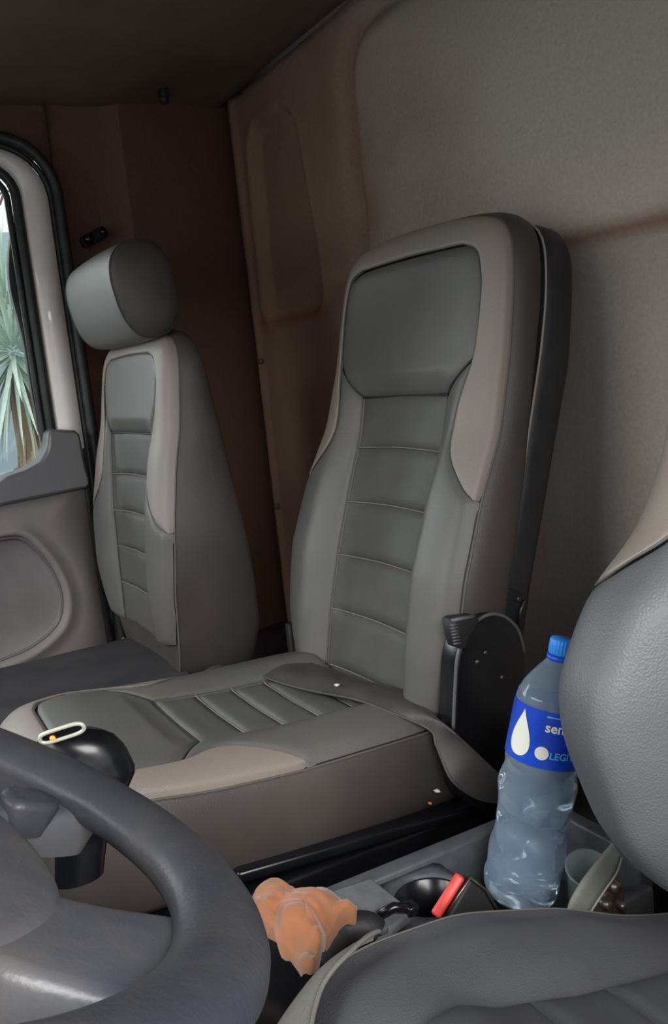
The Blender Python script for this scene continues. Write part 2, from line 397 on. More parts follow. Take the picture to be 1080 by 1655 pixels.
# ------------------------------------------------------------------ passenger door (setting)
XD = 2.32
door = bpy.data.objects.new('door_1', None); C.objects.link(door); door.location = (XD, 0, -.6); struct(door)
def ring_path(y_rear, z_top, r, z_bot, y_front=.45):
    pts = [(y_rear, z_bot), (y_rear, z_bot+(z_top-z_bot)*.5), (y_rear, z_top-r*1.4)]
    pts += [(y_rear+r-r*cos(a), z_top-r+r*sin(a)) for a in np.linspace(0, pi/2, 9)]
    pts += [(y_rear+r+.15, z_top+.004), (y_front, z_top+.006)]
    return pts
outer = ring_path(-.560, .575, .12, -.14); inner = ring_path(-.493, .542, .07, -.14)
po = resample(catmull(outer, 3), 70); pi_ = resample(catmull(inner, 3), 70)
# white painted frame: channel profile lofted between outer and inner outlines
rows = []
for k, (a, x) in enumerate([(0, .030), (0.02, .012), (.10, -.002), (.5, -.010), (.9, -.004), (1.0, .006), (1.0, .04)]):
    q = po*(1-a)+pi_*a
    rows.append(np.stack([np.full(70, XD+x), q[:, 0], q[:, 1]], 1))
V, F = grid(np.array(rows)); mesh_obj('window_frame', V, F, M['white'], door)
# outer weather seals (two beads) and inner glass run
sl = resample(catmull(ring_path(-.580, .597, .13, -.75), 3), 110)
V, F = tube([(XD+.004, y, z) for y, z in sl], .0135, 10); sealo = mesh_obj('door_seal', V, F, M['rubber'], door)
sl2 = resample(catmull(ring_path(-.564, .580, .122, -.60), 3), 110)
V, F = tube([(XD+.010, y, z) for y, z in sl2], .007, 8); mesh_obj('seal_lip', V, F, M['rubber'], sealo)
gr = resample(catmull(ring_path(-.482, .530, .065, -.14), 3), 90)
V, F = tube([(XD+.004, y, z) for y, z in gr], .0115, 10); mesh_obj('glass_run', V, F, M['rubber'], door)
gr = resample(catmull(ring_path(-.465, .515, .055, -.14), 3), 90)
V, F = tube([(XD+.020, y, z) for y, z in gr], .008, 8); mesh_obj('glass_run', V, F, M['rubber'], door)
# trim plate around the door opening
so = np.array(sl); tt = np.gradient(so, axis=0); nn = np.stack([-tt[:, 1], tt[:, 0]], 1); nn /= np.linalg.norm(nn, axis=1)[:, None]
if nn[0, 0] > 0: nn = -nn
V, F = grid(np.array([[(XD+.03, *q) for q in so-nn*.004], [(XD+.030, *q) for q in so+nn*.012], [(XD+.042, *q) for q in so+nn*.03], [(XD+.075, *q) for q in so+nn*.13]])); struct(mesh_obj('wall_right', V, F, M['sidewall']))
# pane
V, F = rbox((XD+.026, 0, .18), (.004, .96, .74), 0); win = mesh_obj('pane', V, F, M['pane'], door, smooth=False)
# dark wavy bracket beyond the glass (folded mirror arm)
pts = [(32, 330), (22, 375), (17, 420), (19, 465), (30, 510), (42, 560), (50, 610), (60, 665), (68, 700), (84, 700), (76, 600), (62, 500), (54, 420), (46, 350)]
poly = [(onx(x, y, XD+.05)[1], onx(x, y, XD+.05)[2]) for x, y in catmull([(x-5 if x < 70 else x, y) for x, y in pts], 3, True)]
V, F = prism(poly, 'x', XD+.034, XD+.060, .004, to3=lambda a, b, h: (h, a, b)); arm = mesh_obj('mirror_arm', V, F, M['blkmat'], door)
c = onx(36, 432, XD+.033); V, F = lathe([(.0005, -.001), (.005, -.001), (.0052, .002)], c, (1, 0, 0), 12); mesh_obj('bolt', V, F, M['chrome'], arm)
# sail-shaped grey belt cap with smooth roll
capo = [(-20, 822), (-20, 790), (10, 768), (40, 758), (62, 745), (72, 725), (74, 700), (80, 693), (118, 695), (126, 702), (134, 745), (142, 778), (141, 787), (90, 798), (40, 808)]
capp = [(onx(x, y, XD-.02)[1], onx(x, y, XD-.02)[2]) for x, y in capo]
capp = [(.45, capp[0][1]-.04), (.45, capp[1][1]-.01)] + capp[1:]
V, F = loftprism(np.array(capp), [(XD-.050, .009), (XD-.048, .005), (XD-.042, .0015), (XD-.034, 0), (XD+.03, 0)], lambda a, b, h: (h, a, b), 160); mesh_obj('belt_cap', V, F, M['cap'], door)
# door panel with a recessed pocket: polar rings
def door_xyz(px, py, X): p = onx(px, py, X); return (p[1], p[2])
lip = catmull([door_xyz(*q, XD-.02) for q in ((-60, 880), (0, 868), (35, 866), (62, 885), (88, 918), (103, 952), (106, 985), (95, 1015), (62, 1045), (20, 1066), (-60, 1090), (-140, 1060), (-160, 960), (-130, 900))], 5, True)
cen = lip.mean(0)
def rect_at(p):
    d = p-cen; d /= np.linalg.norm(d); L = []
    y0, y1, z0, z1 = -.535, .45, -1.1, -.222
    for k, (lo, hi) in enumerate(((y0, y1), (z0, z1))):
        if d[k] > 1e-6: L.append((hi-cen[k])/d[k])
        elif d[k] < -1e-6: L.append((lo-cen[k])/d[k])
    t = min(L); return cen+d*t
rows = []
for sc, x in ((0.0, .012), (.5, .012), (.84, .010), (.93, .004), (.975, -.016), (1.0, -.028), (1.04, -.034), (1.10, -.032), (1.16, -.024), (1.3, -.022)):
    rows.append([(XD+x, *(cen+(p-cen)*sc)) for p in lip])
rows.append([(XD-.020, *rect_at(p)) for p in lip]); rows.append([(XD+.03, *rect_at(p)) for p in lip])
R_ = np.array(rows)
# snap the outer rect so rings beyond lip never cross it
for j, p in enumerate(lip):
    q = rect_at(p); L = np.linalg.norm(q-cen)
    for i in range(7, 10):
        v = R_[i, j, 1:]-cen; l = np.linalg.norm(v)
        if l > L*.98: R_[i, j, 1:] = cen+v*(L*.98/l)
n_in = 4
Pm = np.transpose(R_, (1, 0, 2))
V, F = grid(Pm[:, n_in-1:], True); mesh_obj('door_panel', V, F, M['door'], door)
V, F = grid(Pm[:, :n_in], True); mesh_obj('pocket_lining', V, F, M['pocket'], door)
V, F = tube([(XD-.012, *(cen+(p-cen)*.955)) for p in lip], .004, 6, True); mesh_obj('pocket_bead', V, F, M['cap'], door)
V, F = rbox((XD+.10, -.46, -.65), (.10, .12, .95), .01); mesh_obj('door_jamb', V, F, M['blkmat'], door)
V, F = rbox((XD+.03, -.548, -.62), (.05, .022, .80), .006); mesh_obj('jamb_seal', V, F, M['rubber'], door)

# ------------------------------------------------------------------ upholstery builder
class Frame:
    def __init__(s, O, T, N, S=(1, 0, 0)): s.O = np.array(O, float); s.T = np.array(T, float); s.N = np.array(N, float); s.S = np.array(S, float)
    def p(s, a, b, h): return s.O + np.multiply.outer(a, s.S) + np.multiply.outer(b, s.T) + np.multiply.outer(h, s.N)
class Pad:
    """upholstered pad: half outline (s>=0, bottom->top), front relief, wrapped body, stitched panels"""
    def __init__(s, fr, half, edgeE, crown, rec, hin, roll=.07, rolld=.035, ins=.135):
        s.fr = fr
        h = catmull(half, 6); full = np.r_[h, (h*[-1, 1])[::-1][1:]] if abs(h[-1][0]) < 1e-6 else np.r_[h, (h*[-1, 1])[::-1]]
        if abs(h[0][0]) < 1e-6: full = full[:-1]
        s.out = resample(np.r_[full, full[:1]], 181)[:-1]
        def soft(c):
            b = np.linspace(-.15, .95, 441); y = np.interp(b, *c); k = np.exp(-(np.arange(-24, 25)*.0025/.022)**2); k /= k.sum()
            return (b, np.convolve(np.pad(y, 24, mode='edge'), k, 'valid'))
        s.edgeE, s.crown, s.rec, s.roll, s.rolld, s.ins = soft(edgeE), crown, rec, roll, rolld, ins
        s.hin = soft(hin)
    def dist(s, a, b):
        P = s.out; Q = np.roll(P, -1, 0); A = np.stack([np.ravel(a), np.ravel(b)], 1)
        res = np.full(len(A), 1e9)
        for i in range(len(P)):
            e = Q[i]-P[i]; L = e@e+1e-12; t = np.clip(((A-P[i])@e)/L, 0, 1)
            dd = np.linalg.norm(A-P[i]-t[:, None]*e, axis=1); res = np.minimum(res, dd)
        return res.reshape(np.shape(a))
    def H(s, a, b):
        a = np.asarray(a, float); b = np.asarray(b, float)
        d = s.dist(a, b); x = np.clip(d/s.roll, 0, 1)
        r = s.rolld*np.sqrt(np.clip(1-(1-x)**2, 0, 1))
        E = interp(b, *s.edgeE); hin = interp(b, *s.hin)
        full = E+r
        wgt = 1-sstep(np.abs(a), s.ins*.82, s.ins*1.42)
        tb = interp(b, *s.rec)          # how strongly the middle follows its own height
        return full*(1-wgt*tb)+hin*wgt*tb
    def body(s, name, m, parent, thick, taper=None, frontmat=None, bulge=.012, close=True):
        rows = []; P = s.out; cen = np.array([0, P[:, 1].mean()])
        for sc in (0.02, .3, .55, .75, .88, .95, .985):
            q = cen+(P-cen)*sc; rows.append(s.fr.p(q[:, 0], q[:, 1], s.H(q[:, 0], q[:, 1])-(.016 if sc < .97 else .008)))
        E = interp(P[:, 1], *s.edgeE); th = np.array([thick(b) for b in P[:, 1]])
        n = len(P); tn = np.roll(P, -1, 0)-np.roll(P, 1, 0); nr = np.stack([tn[:, 1], -tn[:, 0]], 1); nr /= np.linalg.norm(nr, axis=1)[:, None]
        if ((P-cen)*nr).sum() < 0: nr = -nr
        for u in (0, .05, .15, .35, .6, .8, .93, 1.0):
            o = bulge*sin(pi*min(1, u*1.0))**.8 if 0 < u < 1 else 0
            o -= .008*max(0, (u-.85)/.15)
            q = P+nr*o; rows.append(s.fr.p(q[:, 0], q[:, 1], E*(1-u) - u*th))
        if close:
            for sc in (.9, .5, .02):
                q = cen+(P-cen)*sc; rows.append(s.fr.p(q[:, 0], q[:, 1], -th*1.0-.004))
        V, F = grid(np.transpose(np.array(rows), (1, 0, 2)), True)
        return mesh_obj(name, V, F, m, parent)
    def patch(s, name, b0, r0, t0, l0, m, parent, H=.006, n=26, mm=26, h0=.001, pw=6):
        """Coons patch: bottom (l->r), right (b->t), top (l->r), left (b->t)"""
        bo, ri, to, le = [resample(catmull(c, 6), k) for c, k in ((b0, n), (r0, mm), (t0, n), (l0, mm))]
        u = np.linspace(0, 1, n)[:, None, None]; v = np.linspace(0, 1, mm)[None, :, None]
        G = (1-v)*bo[:, None]+v*to[:, None]+(1-u)*le[None]+u*ri[None]-((1-u)*(1-v)*bo[0]+u*(1-v)*bo[-1]+(1-u)*v*to[0]+u*v*to[-1])
        # denser near the edges
        uu = np.linspace(0, 1, n); vv = np.linspace(0, 1, mm)
        prof = (1-np.abs(2*uu-1)**pw)[:, None]*(1-np.abs(2*vv-1)**pw)[None]
        hh = s.H(G[..., 0], G[..., 1])+h0+H*prof-(prof < 1e-9)*.005
        V, F = grid(s.fr.p(G[..., 0], G[..., 1], hh)); return mesh_obj(name, V, F, m, parent)
    def ribbon(s, name, inn, out, m, parent, H=.006, n=120, mm=14, h0=.001):
        a = resample(catmull(inn, 6), n); b = resample(catmull(out, 6), n)
        v = (0.5-0.5*np.cos(np.linspace(0, pi, mm)))[None, :, None]
        G = a[:, None]*(1-v)+b[:, None]*v
        q = np.linspace(0, 1, mm); prof = (1-np.abs(2*q-1)**6)[None]
        hh = s.H(G[..., 0], G[..., 1])+h0+H*prof-.003*(prof < 1e-9)
        V, F = grid(s.fr.p(G[..., 0], G[..., 1], hh)); return mesh_obj(name, V, F, m, parent)
    def seam(s, name, pts, r, m, parent, n=60, h=.002, closed=False):
        q = resample(catmull(pts, 6), n); hh = s.H(q[:, 0], q[:, 1])+h
        V, F = tube(s.fr.p(q[:, 0], q[:, 1], hh), r, 6, closed); return mesh_obj(name, V, F, m, parent)
    def rim(s, name, r, m, parent, h=0.0, off=0.001, part=None):
        P = s.out; E = interp(P[:, 1], *s.edgeE)
        pts = s.fr.p(P[:, 0], P[:, 1], E+h)
        if part is not None: pts = pts[part]
        V, F = tube(pts, r, 6, part is None); return mesh_obj(name, V, F, m, parent)
    def stitches(s, name, m, parent, sel, h, r=.0012, step=.007):
        P = s.out; E = interp(P[:, 1], *s.edgeE); pts = s.fr.p(P[:, 0], P[:, 1], E+h); pts = pts[sel]
        L = np.linalg.norm(np.diff(pts, axis=0), axis=1).sum(); q = resample(pts, int(L/step)*2)
        mb = MB()
        for k in range(0, len(q)-1, 2): mb.add(*tube([q[k], q[k+1]], r, 5))
        return mb.obj(name, m, parent)
def mirror(pts): return [(-a, b) for a, b in pts]
def dress_back(p, root, ins_t, head_b=.56, tip=.395, top_t=.797, w_head=.208, ins=.135, half_tip=None, mats=('insert', 'leather', 'tan'), tip_h=None, ins_low=None, bott=0.0, Hp=.0045):
    """head panel, stacked inserts, two bolsters and the taupe border, all as own parts"""
    mi, ml, mt = (M[k] for k in mats); il = ins if ins_low is None else ins_low
    def iw(t): return ins+(il-ins)*np.clip((head_b-t)/(head_b-bott), 0, 1)
    chT = head_b+.055
    # stacked inserts
    edges = [head_b]+ins_t
    for k in range(len(edges)-1):
        a, b = edges[k+1], edges[k]
        wa, wb = iw(a), iw(b)
        if k < len(edges)-2: p.seam('seam_line', [(-wa, a), (0, a+.004), (wa, a)], .0013, M['stitch'], root, 24, .0015)
        p.patch('insert_panel', [(-wa, a), (0, a+.004), (wa, a)], [(wa, a), (wb, b)], [(-wb, b), (0, b+.004), (wb, b)], [(-wa, a), (-wb, b)], mi, root, H=Hp, n=20, mm=12, pw=5)
    # head panel
    R = [(ins, head_b), (w_head, chT), (w_head+.004, (chT+top_t)/2), (w_head, top_t-.055)]
    T = [(w_head, top_t-.055), (w_head-.014, top_t-.018), (w_head-.055, top_t-.003), (0, top_t)]
    hp = p.patch('head_panel', [(-ins, head_b), (ins, head_b)], R, mirror(T)+T[::-1][1:], mirror(R), ml, root, H=.004, n=30, mm=30, pw=10)
    # bolsters
    o = p.out; right = o[(o[:, 0] > 0)]
    right = right[np.argsort(right[:, 1])]
    def edge_at(t):
        r = right[right[:, 1] < top_t-.05]; return float(np.interp(t, r[:, 1], r[:, 0]))
    for sg in (1, -1):
        inner = [(iw(bott), bott), (iw((bott+head_b)/2), (bott+head_b)/2), (ins, head_b)]
        et = edge_at(tip)-.002
        outer = [(edge_at(bott+.012)-.003, bott+.012)]+[(edge_at(t)-.002, t) for t in np.linspace(bott+.06, tip-.02, 6)]+[(et, tip), ((et+w_head)/2+.004, tip+.022), (w_head-.012, tip+.075), (w_head-.018, (tip+chT)/2+.03), (w_head, chT)]
        f = (lambda L: [(sg*a, b) for a, b in L])
        p.patch('side_bolster', f([inner[0], ((inner[0][0]+outer[0][0])/2, bott+.004), outer[0]]), f(outer), f([inner[-1], outer[-1]]), f(inner), ml, root, H=.005, n=18, mm=60, pw=8)
    # taupe border
    et = edge_at(tip)
    innr = [(et-.003, tip+.001), ((et+w_head)/2+.005, tip+.024), (w_head-.010, tip+.077), (w_head-.016, (tip+chT)/2+.03), (w_head+.003, chT), (w_head+.007, (chT+top_t)/2), (w_head+.003, top_t-.053), (w_head-.012, top_t-.015), (w_head-.053, top_t)]
    innr = catmull(innr, 6); inn_full = np.r_[innr, [(0, top_t+.003)], (innr*[-1, 1])[::-1]]
    oi = [i for i in range(len(o)) if o[i, 1] >= tip]
    # the outline starts at the bottom right and runs up, over and down
    ou = o[oi]; ou = ou if ou[0, 0] > 0 else ou[::-1]
    ou = np.r_[[(et-.001, tip)], ou, [(-et+.001, tip)]]
    cen = np.array([0, ou[:, 1].mean()])
    # match by angle from a low centre so that corners line up
    c0 = np.array([0, tip+.12]); ang = lambda q: np.unwrap(np.arctan2(q[:, 1]-c0[1], q[:, 0]-c0[0]))
    ai, ao = ang(inn_full), ang(ou); K = 150
    def byang(q, a, K):
        tt = np.linspace(0, 1, K); an = (a-a[0])/(a[-1]-a[0]); an = np.maximum.accumulate(an)
        return np.stack([np.interp(tt, an, q[:, 0]), np.interp(tt, an, q[:, 1])], 1)
    A, B = byang(inn_full, ai, K), byang(ou, ao, K)
    v = (0.5-0.5*np.cos(np.linspace(0, pi, 14)))[None, :, None]
    G = A[:, None]*(1-v)+B[:, None]*v; q = np.linspace(0, 1, 14); prof = (1-np.abs(2*q-1)**8)[None]
    hh = p.H(G[..., 0], G[..., 1])+.001+.005*prof-.003*(prof < 1e-9)
    V, F = grid(p.fr.p(G[..., 0], G[..., 1], hh)); mesh_obj('taupe_border', V, F, mt, root)
    p.seam('piping', inn_full, .0018, M['pipe'], root, 160, .003)
    p.seam('seam_line', [(-ins, head_b), (0, head_b), (ins, head_b)], .0022, M['shell'], root, 20, -.001)
    for sg in (1, -1):
        p.seam('seam_line', [(sg*ins, head_b), (sg*w_head, chT)], .0022, M['shell'], root, 12, -.001)
        p.seam('seam_line', [(sg*iw(t), t) for t in np.linspace(bott, head_b, 8)], .0014, M['pipe'], root, 40, .001)
def rake(deg):
    r = radians(deg); return np.array([0, -sin(r), cos(r)]), np.array([0, cos(r), sin(r)])

# ------------------------------------------------------------------ middle seat
seat = thing('middle_seat', 'tall high-backed grey and taupe leatherette seat in the middle, no headrest, beside water bottle', 'seat', (1.38, -.6, -1.19))
T_, N_ = rake(11.6)
bk = bpy.data.objects.new('backrest', None)
halfM = [(0, -.035), (.15, -.035), (.215, -.01), (.245, .06), (.268, .16), (.275, .27), (.27, .40), (.262, .52), (.256, .64), (.250, .74), (.236, .80), (.205, .832), (.15, .845), (.08, .851), (0, .853)]
padM = Pad(Frame((1.38, -.801, -.62), T_, N_), halfM,
           ([-.05, .03, .14, .27, .40, .46, .5, .62, .9], [.035, .05, .062, .062, .040, .022, .010, 0, 0]),
           None, ([-.1, .50, .56, .60], [1, 1, .8, 0]), ([-.05, .05, .16, .26, .36, .466, .56], [.048, .050, .048, .040, .030, .018, .012]), roll=.075, rolld=.030)
body = padM.body('backrest', M['side'], seat, lambda b: float(interp(b, [0, .26, .43, .7], [.025, .030, .046, .060])))
dress_back(padM, body, [.466, .363, .262, .160, .054, -.02], bott=-.02)
idx = [i for i in range(len(padM.out)) if padM.out[i, 1] > .0]
P_ = padM.out; first = [i for i in idx if P_[i, 0] > 0]; 
allsel = np.array(sorted(idx)); 
padM.stitches('stitching', M['stitch'], body, allsel, -.006)
padM.rim('edge_piping', .0022, M['pipe'], body, -.001)
# rear shell of the backrest
def shell_ring(P, o, nrm): return P+nrm*o
Po = padM.out.copy(); tn = np.roll(Po, -1, 0)-np.roll(Po, 1, 0); nr = np.stack([tn[:, 1], -tn[:, 0]], 1); nr /= np.linalg.norm(nr, axis=1)[:, None]
if (Po[:, 0]*nr[:, 0]).sum() < 0: nr = -nr
Po[:, 0] = np.sign(Po[:, 0])*np.minimum(np.abs(Po[:, 0]), interp(Po[:, 1], [-.05, .1, .2, .5, .8, .9], [.235, .235, .245, .252, .262, .262]))
def backshell(name, h0, h1, m, parent, fr, inset=.010):
    rows = []; cen = np.array([0, .4]); bots = interp(Po[:, 1], [0, .3, .85], [.045, .02, 0])
    for u, o in ((0, -.02), (0, -.003), (.08, .004), (.3, .007), (.7, .006), (.9, -.001), (1, -.016)):
        q = Po+nr*(o-inset*.3); t0 = interp(q[:, 1], [0, .26, .43, .7], [.030, .034, .050, .064]); t1 = interp(q[:, 1], [0, .26, .6], [.09, .10, .13]); rows.append(fr.p(q[:, 0], np.maximum(q[:, 1], .12), -(t0+(t1-t0)*u)))
    for sc in (.6, .02):
        q = cen+(Po-cen)*sc; rows.append(fr.p(q[:, 0], np.maximum(q[:, 1], .12), -interp(q[:, 1], [0, .26, .6], [.09, .10, .13])-.002))
    V, F = grid(np.transpose(np.array(rows), (1, 0, 2)), True); return mesh_obj(name, V, F, m, parent)
sh = backshell('rear_shell', .064, .130, M['shell'], seat, padM.fr)
q = Po[Po[:, 1] > .23]+nr[Po[:, 1] > .23]*.004
V, F = tube(padM.fr.p(q[:, 0], q[:, 1], -interp(q[:, 1], [0, .26, .43, .7], [.028, .032, .048, .062])), .0020, 6); mesh_obj('pale_edging', V, F, M['palepipe'], sh)

# cushion
Tc, Nc = np.array([0, 1, 0.]), np.array([0, 0, 1.])
halfC = [(0, -.03), (.15, -.03), (.215, -.028), (.236, -.01), (.240, .06), (.241, .2), (.240, .34), (.237, .47), (.226, .56), (.195, .610), (.12, .636), (0, .643)]
padC = Pad(Frame((1.38, -.78, -.56), Tc, Nc), halfC,
           ([-.05, .06, .27, .40, .5, .58, .66], [-.012, -.008, -.002, .010, .026, .026, -.004]),
           None, ([-.1, .34, .39, .42], [1, 1, .7, 0]), ([-.05, .1, .25, .38], [.0, .004, .012, .028]), roll=.085, rolld=.030, ins=.115)
cu = padC.body('seat_cushion', M['side'], seat, lambda b: .135+.0*b, bulge=.014)
dress_back(padC, cu, [.295, .228, .165, .10, .03], head_b=.372, tip=.262, top_t=.560, w_head=.190, ins=.115, bott=.03, mats=('insert', 'leather', 'tan'), Hp=.006)
padC.rim('edge_piping', .0020, M['pipe'], cu, -.001)
padC.stitches('stitching', M['stitch'], cu, np.array([i for i in range(len(padC.out)) if padC.out[i, 1] > -.02]), -.006)
# black steel base under the cushion
mb = MB(); mb.add(*rbox((1.37, -.50, -.95), (.46, .64, .47), .012)); mb.obj('base_box', M['blk'], seat)
mb = MB(); a, b = onx(388, 1412, 1.128), onx(797, 1295, 1.128)
mb.add(*rbox(((1.128+1.38)/2-.005, (a[1]+b[1])/2, (a[2]+b[2])/2), (.27, abs(a[1]-b[1])+.02, .02), .006, axes=(np.array([1, 0, 0]), (b-a)/np.linalg.norm(b-a), np.cross([1, 0, 0], (b-a)/np.linalg.norm(b-a)))))
mb.obj('base_lip', M['blk'], seat)
# recliner cover: tall black plate with rounded top on the driver's side
cx = 1.074
cov = [(738, 1240), (735, 1180), (738, 1110), (742, 1060), (756, 1022), (778, 1001), (800, 993), (822, 1000), (840, 1020), (850, 1055), (852, 1110), (850, 1180), (846, 1260), (838, 1330), (760, 1300)]
pc = catmull([(onx(x, y, cx)[1], onx(x, y, cx)[2]) for x, y in cov], 3, True)
V, F = prism(pc, 'x', cx, cx+.045, .006, 3, to3=lambda a, b, h: (h, a, b)); co = mesh_obj('recliner_cover', V, F, M['blk'], seat)
ed = catmull([(onx(x, y, cx-.001)[1], onx(x, y, cx-.001)[2]) for x, y in cov[1:10]], 5)
V, F = tube([(cx+.002, y, z) for y, z in ed], .0028, 6); mesh_obj('cover_rim', V, F, M['cap'], co)
for q in ((772, 1070), (785, 1055), (812, 1095)):
    p = onx(*q, cx); V, F = lathe([(.0004, -.002), (.003, -.0015), (.004, .001)], p, (1, 0, 0), 10); mesh_obj('screw', V, F, M['metal'], co)
# ribbed release lever
lv = thing  # (name kept short below)
mb = MB(); pc2 = [(onx(x, y, cx)[1], onx(x, y, cx)[2]) for x, y in ((726, 1003), (732, 998), (765, 994), (768, 1000), (762, 1012), (752, 1028), (746, 1046), (736, 1046), (731, 1030))]
mb.add(*prism(pc2, 'x', cx-.012, cx+.02, .003, 2, to3=lambda a, b, h: (h, a, b))); lev = mb.obj('release_lever', M['blkmat'], seat)
mb = MB()
for k in range(7):
    a = onx(728+k*.9, 1011+k*5, cx-.013); b = onx(740+k*.9, 1009+k*5, cx-.013); mb.add(*tube([a, b], .0013, 5))
mb.obj('lever_ribs', M['cap'], lev)
mb = MB(); a = onx(730, 1003, cx-.012); b = onx(766, 996, cx-.012); mb.add(*tube([a, b], .003, 6)); mb.obj('lever_edge', M['cap'], lev)
# latch bracket above the cover
pc3 = [(onx(x, y, 1.12)[1], onx(x, y, 1.12)[2]) for x, y in ((797, 950), (803, 944), (830, 952), (850, 962), (850, 1010), (838, 1025), (800, 1010))]
V, F = prism(pc3, 'x', 1.12, 1.15, .003, 2, to3=lambda a, b, h: (h, a, b)); br = mesh_obj('latch_bracket', V, F, M['blkmat'], seat)
V, F = tube([onx(798, 955, 1.118), onx(797, 975, 1.118), onx(793, 995, 1.118)], .002, 6); mesh_obj('latch_edge', V, F, M['metal'], br)
V, F = tube([onx(848, 970, 1.118), onx(842, 985, 1.118), onx(838, 1008, 1.118)], .0025, 6); mesh_obj('latch_edge', V, F, M['metal'], br)
V, F = lathe([(.0004, -.003), (.004, -.003), (.0045, .002)], onx(838, 968, 1.118), (1, 0, 0), 10); mesh_obj('screw', V, F, M['metal'], br)
# thin steel rod on the far side of the backrest
V, F = tube([onx(478, 985, 1.64), onx(479, 1030, 1.64), onx(477, 1085, 1.64)], .003, 8); mesh_obj('side_rod', V, F, M['metal'], seat)
V, F = rbox(onx(476, 1060, 1.66), (.02, .02, .14), .004); mesh_obj('side_bracket', V, F, M['blkmat'], seat)
# loose vinyl flap lying on the back of the cushion and drooping over its side
# rear edge / front edge pairs in 3D
re = [(1.66, -.70, -.575), (1.56, -.715, -.548), (1.45, -.725, -.540), (1.33, -.735, -.536), (1.22, -.745, -.534)]
fe = [(1.66, -.600, -.572), (1.56, -.615, -.547), (1.45, -.625, -.540), (1.33, -.650, -.535), (1.22, -.675, -.528)]
for (q1, q2, X1, X2) in (((720, 1172), (690, 1174), 1.076, 1.118), ((748, 1197), (706, 1205), 1.058, 1.095), ((778, 1224), (730, 1258), 1.054, 1.066), ((802, 1246), (765, 1286), 1.050, 1.060), ((822, 1262), (812, 1296), 1.048, 1.056)):
    re.append(tuple(onx(*q1, X1))); fe.append(tuple(onx(*q2, X2)))
RA, FA = catmull(re, 6), catmull(fe, 6); v = np.linspace(0, 1, 10)[None, :, None]
G = RA[:, None]*(1-v)+FA[:, None]*v; G[..., 2] += .006*np.sin(np.linspace(0, pi, 10))[None]+.002*snoise(G[..., 0], G[..., 1], G[..., 2], 30, 9)
G2 = G.copy(); G2[..., 2] -= .003
V, F = grid(G); mb = MB(); mb.add(V, F); V, F = grid(G2); mb.add(V, F)
bd = np.r_[G[:, 0], G[-1, 1:], G[::-1, -1], G[0, ::-1][1:]]; bd[:, 2] -= .0015; mb.add(*tube(bd, .0022, 6, True)); mb.obj('vinyl_flap', M['flap'], seat)

# ------------------------------------------------------------------ passenger seat
ps = thing('passenger_seat', 'grey and taupe leatherette seat beside the door, with round headrest', 'seat', (1.94, -.4, -1.19))
T_, N_ = rake(5)
halfP = [(0, -.06), (.13, -.06), (.185, -.04), (.225, .04), (.255, .15), (.266, .25), (.26, .34), (.252, .44), (.244, .53), (.236, .59), (.21, .628), (.15, .646), (0, .655)]
padP = Pad(Frame((1.955, -.562, -.55), T_, N_), halfP,
           ([-.05, .03, .14, .27, .40, .46, .62, .9], [.01, .022, .036, .036, .022, .010, 0, 0]),
           None, ([-.1, .38, .44, .48], [1, 1, .8, 0]), ([-.05, .05, .16, .26, .36, .45], [.030, .032, .030, .026, .018, .012]), roll=.055, rolld=.024, ins=.125)
pb = padP.body('backrest', M['side'], ps, lambda b: .112-.112*max(0, b-.05)*1.05/.62+.042, bulge=.010)
dress_back(padP, pb, [.355, .272, .190, .108, .02], head_b=.448, tip=.262, top_t=.612, w_head=.185, ins=.15, ins_low=.115, bott=.02)
padP.rim('edge_piping', .0022, M['pipe'], pb, -.001)
padP.stitches('stitching', M['stitch'], pb, np.array([i for i in range(len(padP.out)) if padP.out[i, 1] > .0]), -.006)
# headrest: band plus padded oval ends
hr = bpy.data.objects.new('headrest', None)
def superell(a, n=2.6): return np.sign(cos(a))*abs(cos(a))**(2/n), np.sign(sin(a))*abs(sin(a))**(2/n)
hc = np.array([0, -.580, .179])
def hring(x, sc, dy=0):
    out = []
    tl = radians(-8)
    for k in range(48):
        a = 2*pi*k/48; cy, cz = superell(a, 2.5)
        y, z = .063*cy*sc*(1.0+.06*cz), .095*cz*sc
        y += .012*(1-abs(cz))*(-1 if cy > 0 else 0)*.0
        out.append((x, hc[1]+dy+y*cos(tl)-z*sin(tl), hc[2]+y*sin(tl)+z*cos(tl)))
    return out
xs = [1.762, 1.768, 1.80, 1.86, 1.94, 2.02, 2.08, 2.112, 2.118]; sc = [.965, .985, 1.0, 1.02, 1.03, 1.02, 1.0, .985, .965]
V, F = grid(np.transpose(np.array([hring(x, s) for x, s in zip(xs, sc)]), (1, 0, 2)), True); hb = mesh_obj('headrest', V, F, M['hrest'], ps)
for sgn, x0 in ((-1, 1.762), (1, 2.118)):
    V, F = grid(np.transpose(np.array([hring(x0+sgn*d, s) for s, d in ((.975, -.002), (.94, .006), (.84, .014), (.6, .020), (.3, .023), (.01, .024))]), (1, 0, 2)), True); mesh_obj('end_panel', V, F, M['side'], hb)
    V, F = tube(hring(x0, .965), .0022, 6, True); mesh_obj('piping', V, F, M['shell'], hb)
for x in (1.88, 2.0):
    V, F = tube([(x, -.600, .03), (x, -.598, .12)], .006, 10); mesh_obj('headrest_post', V, F, M['metal'], hb)
halfPC = [(0, -.02), (.2, -.02), (.24, 0), (.25, .1), (.25, .3), (.245, .42), (.22, .49), (.15, .52), (0, .53)]
padPC = Pad(Frame((1.945, -.60, -.635), Tc, Nc), halfPC, ([-.05, .1, .4, .5, .56], [0.0, .012, .018, .006, -.02]), None, ([-.1, .3, .36, .42], [1, 1, .6, 0]), ([-.05, .5], [.02, .03]), roll=.09, rolld=.034, ins=.14)
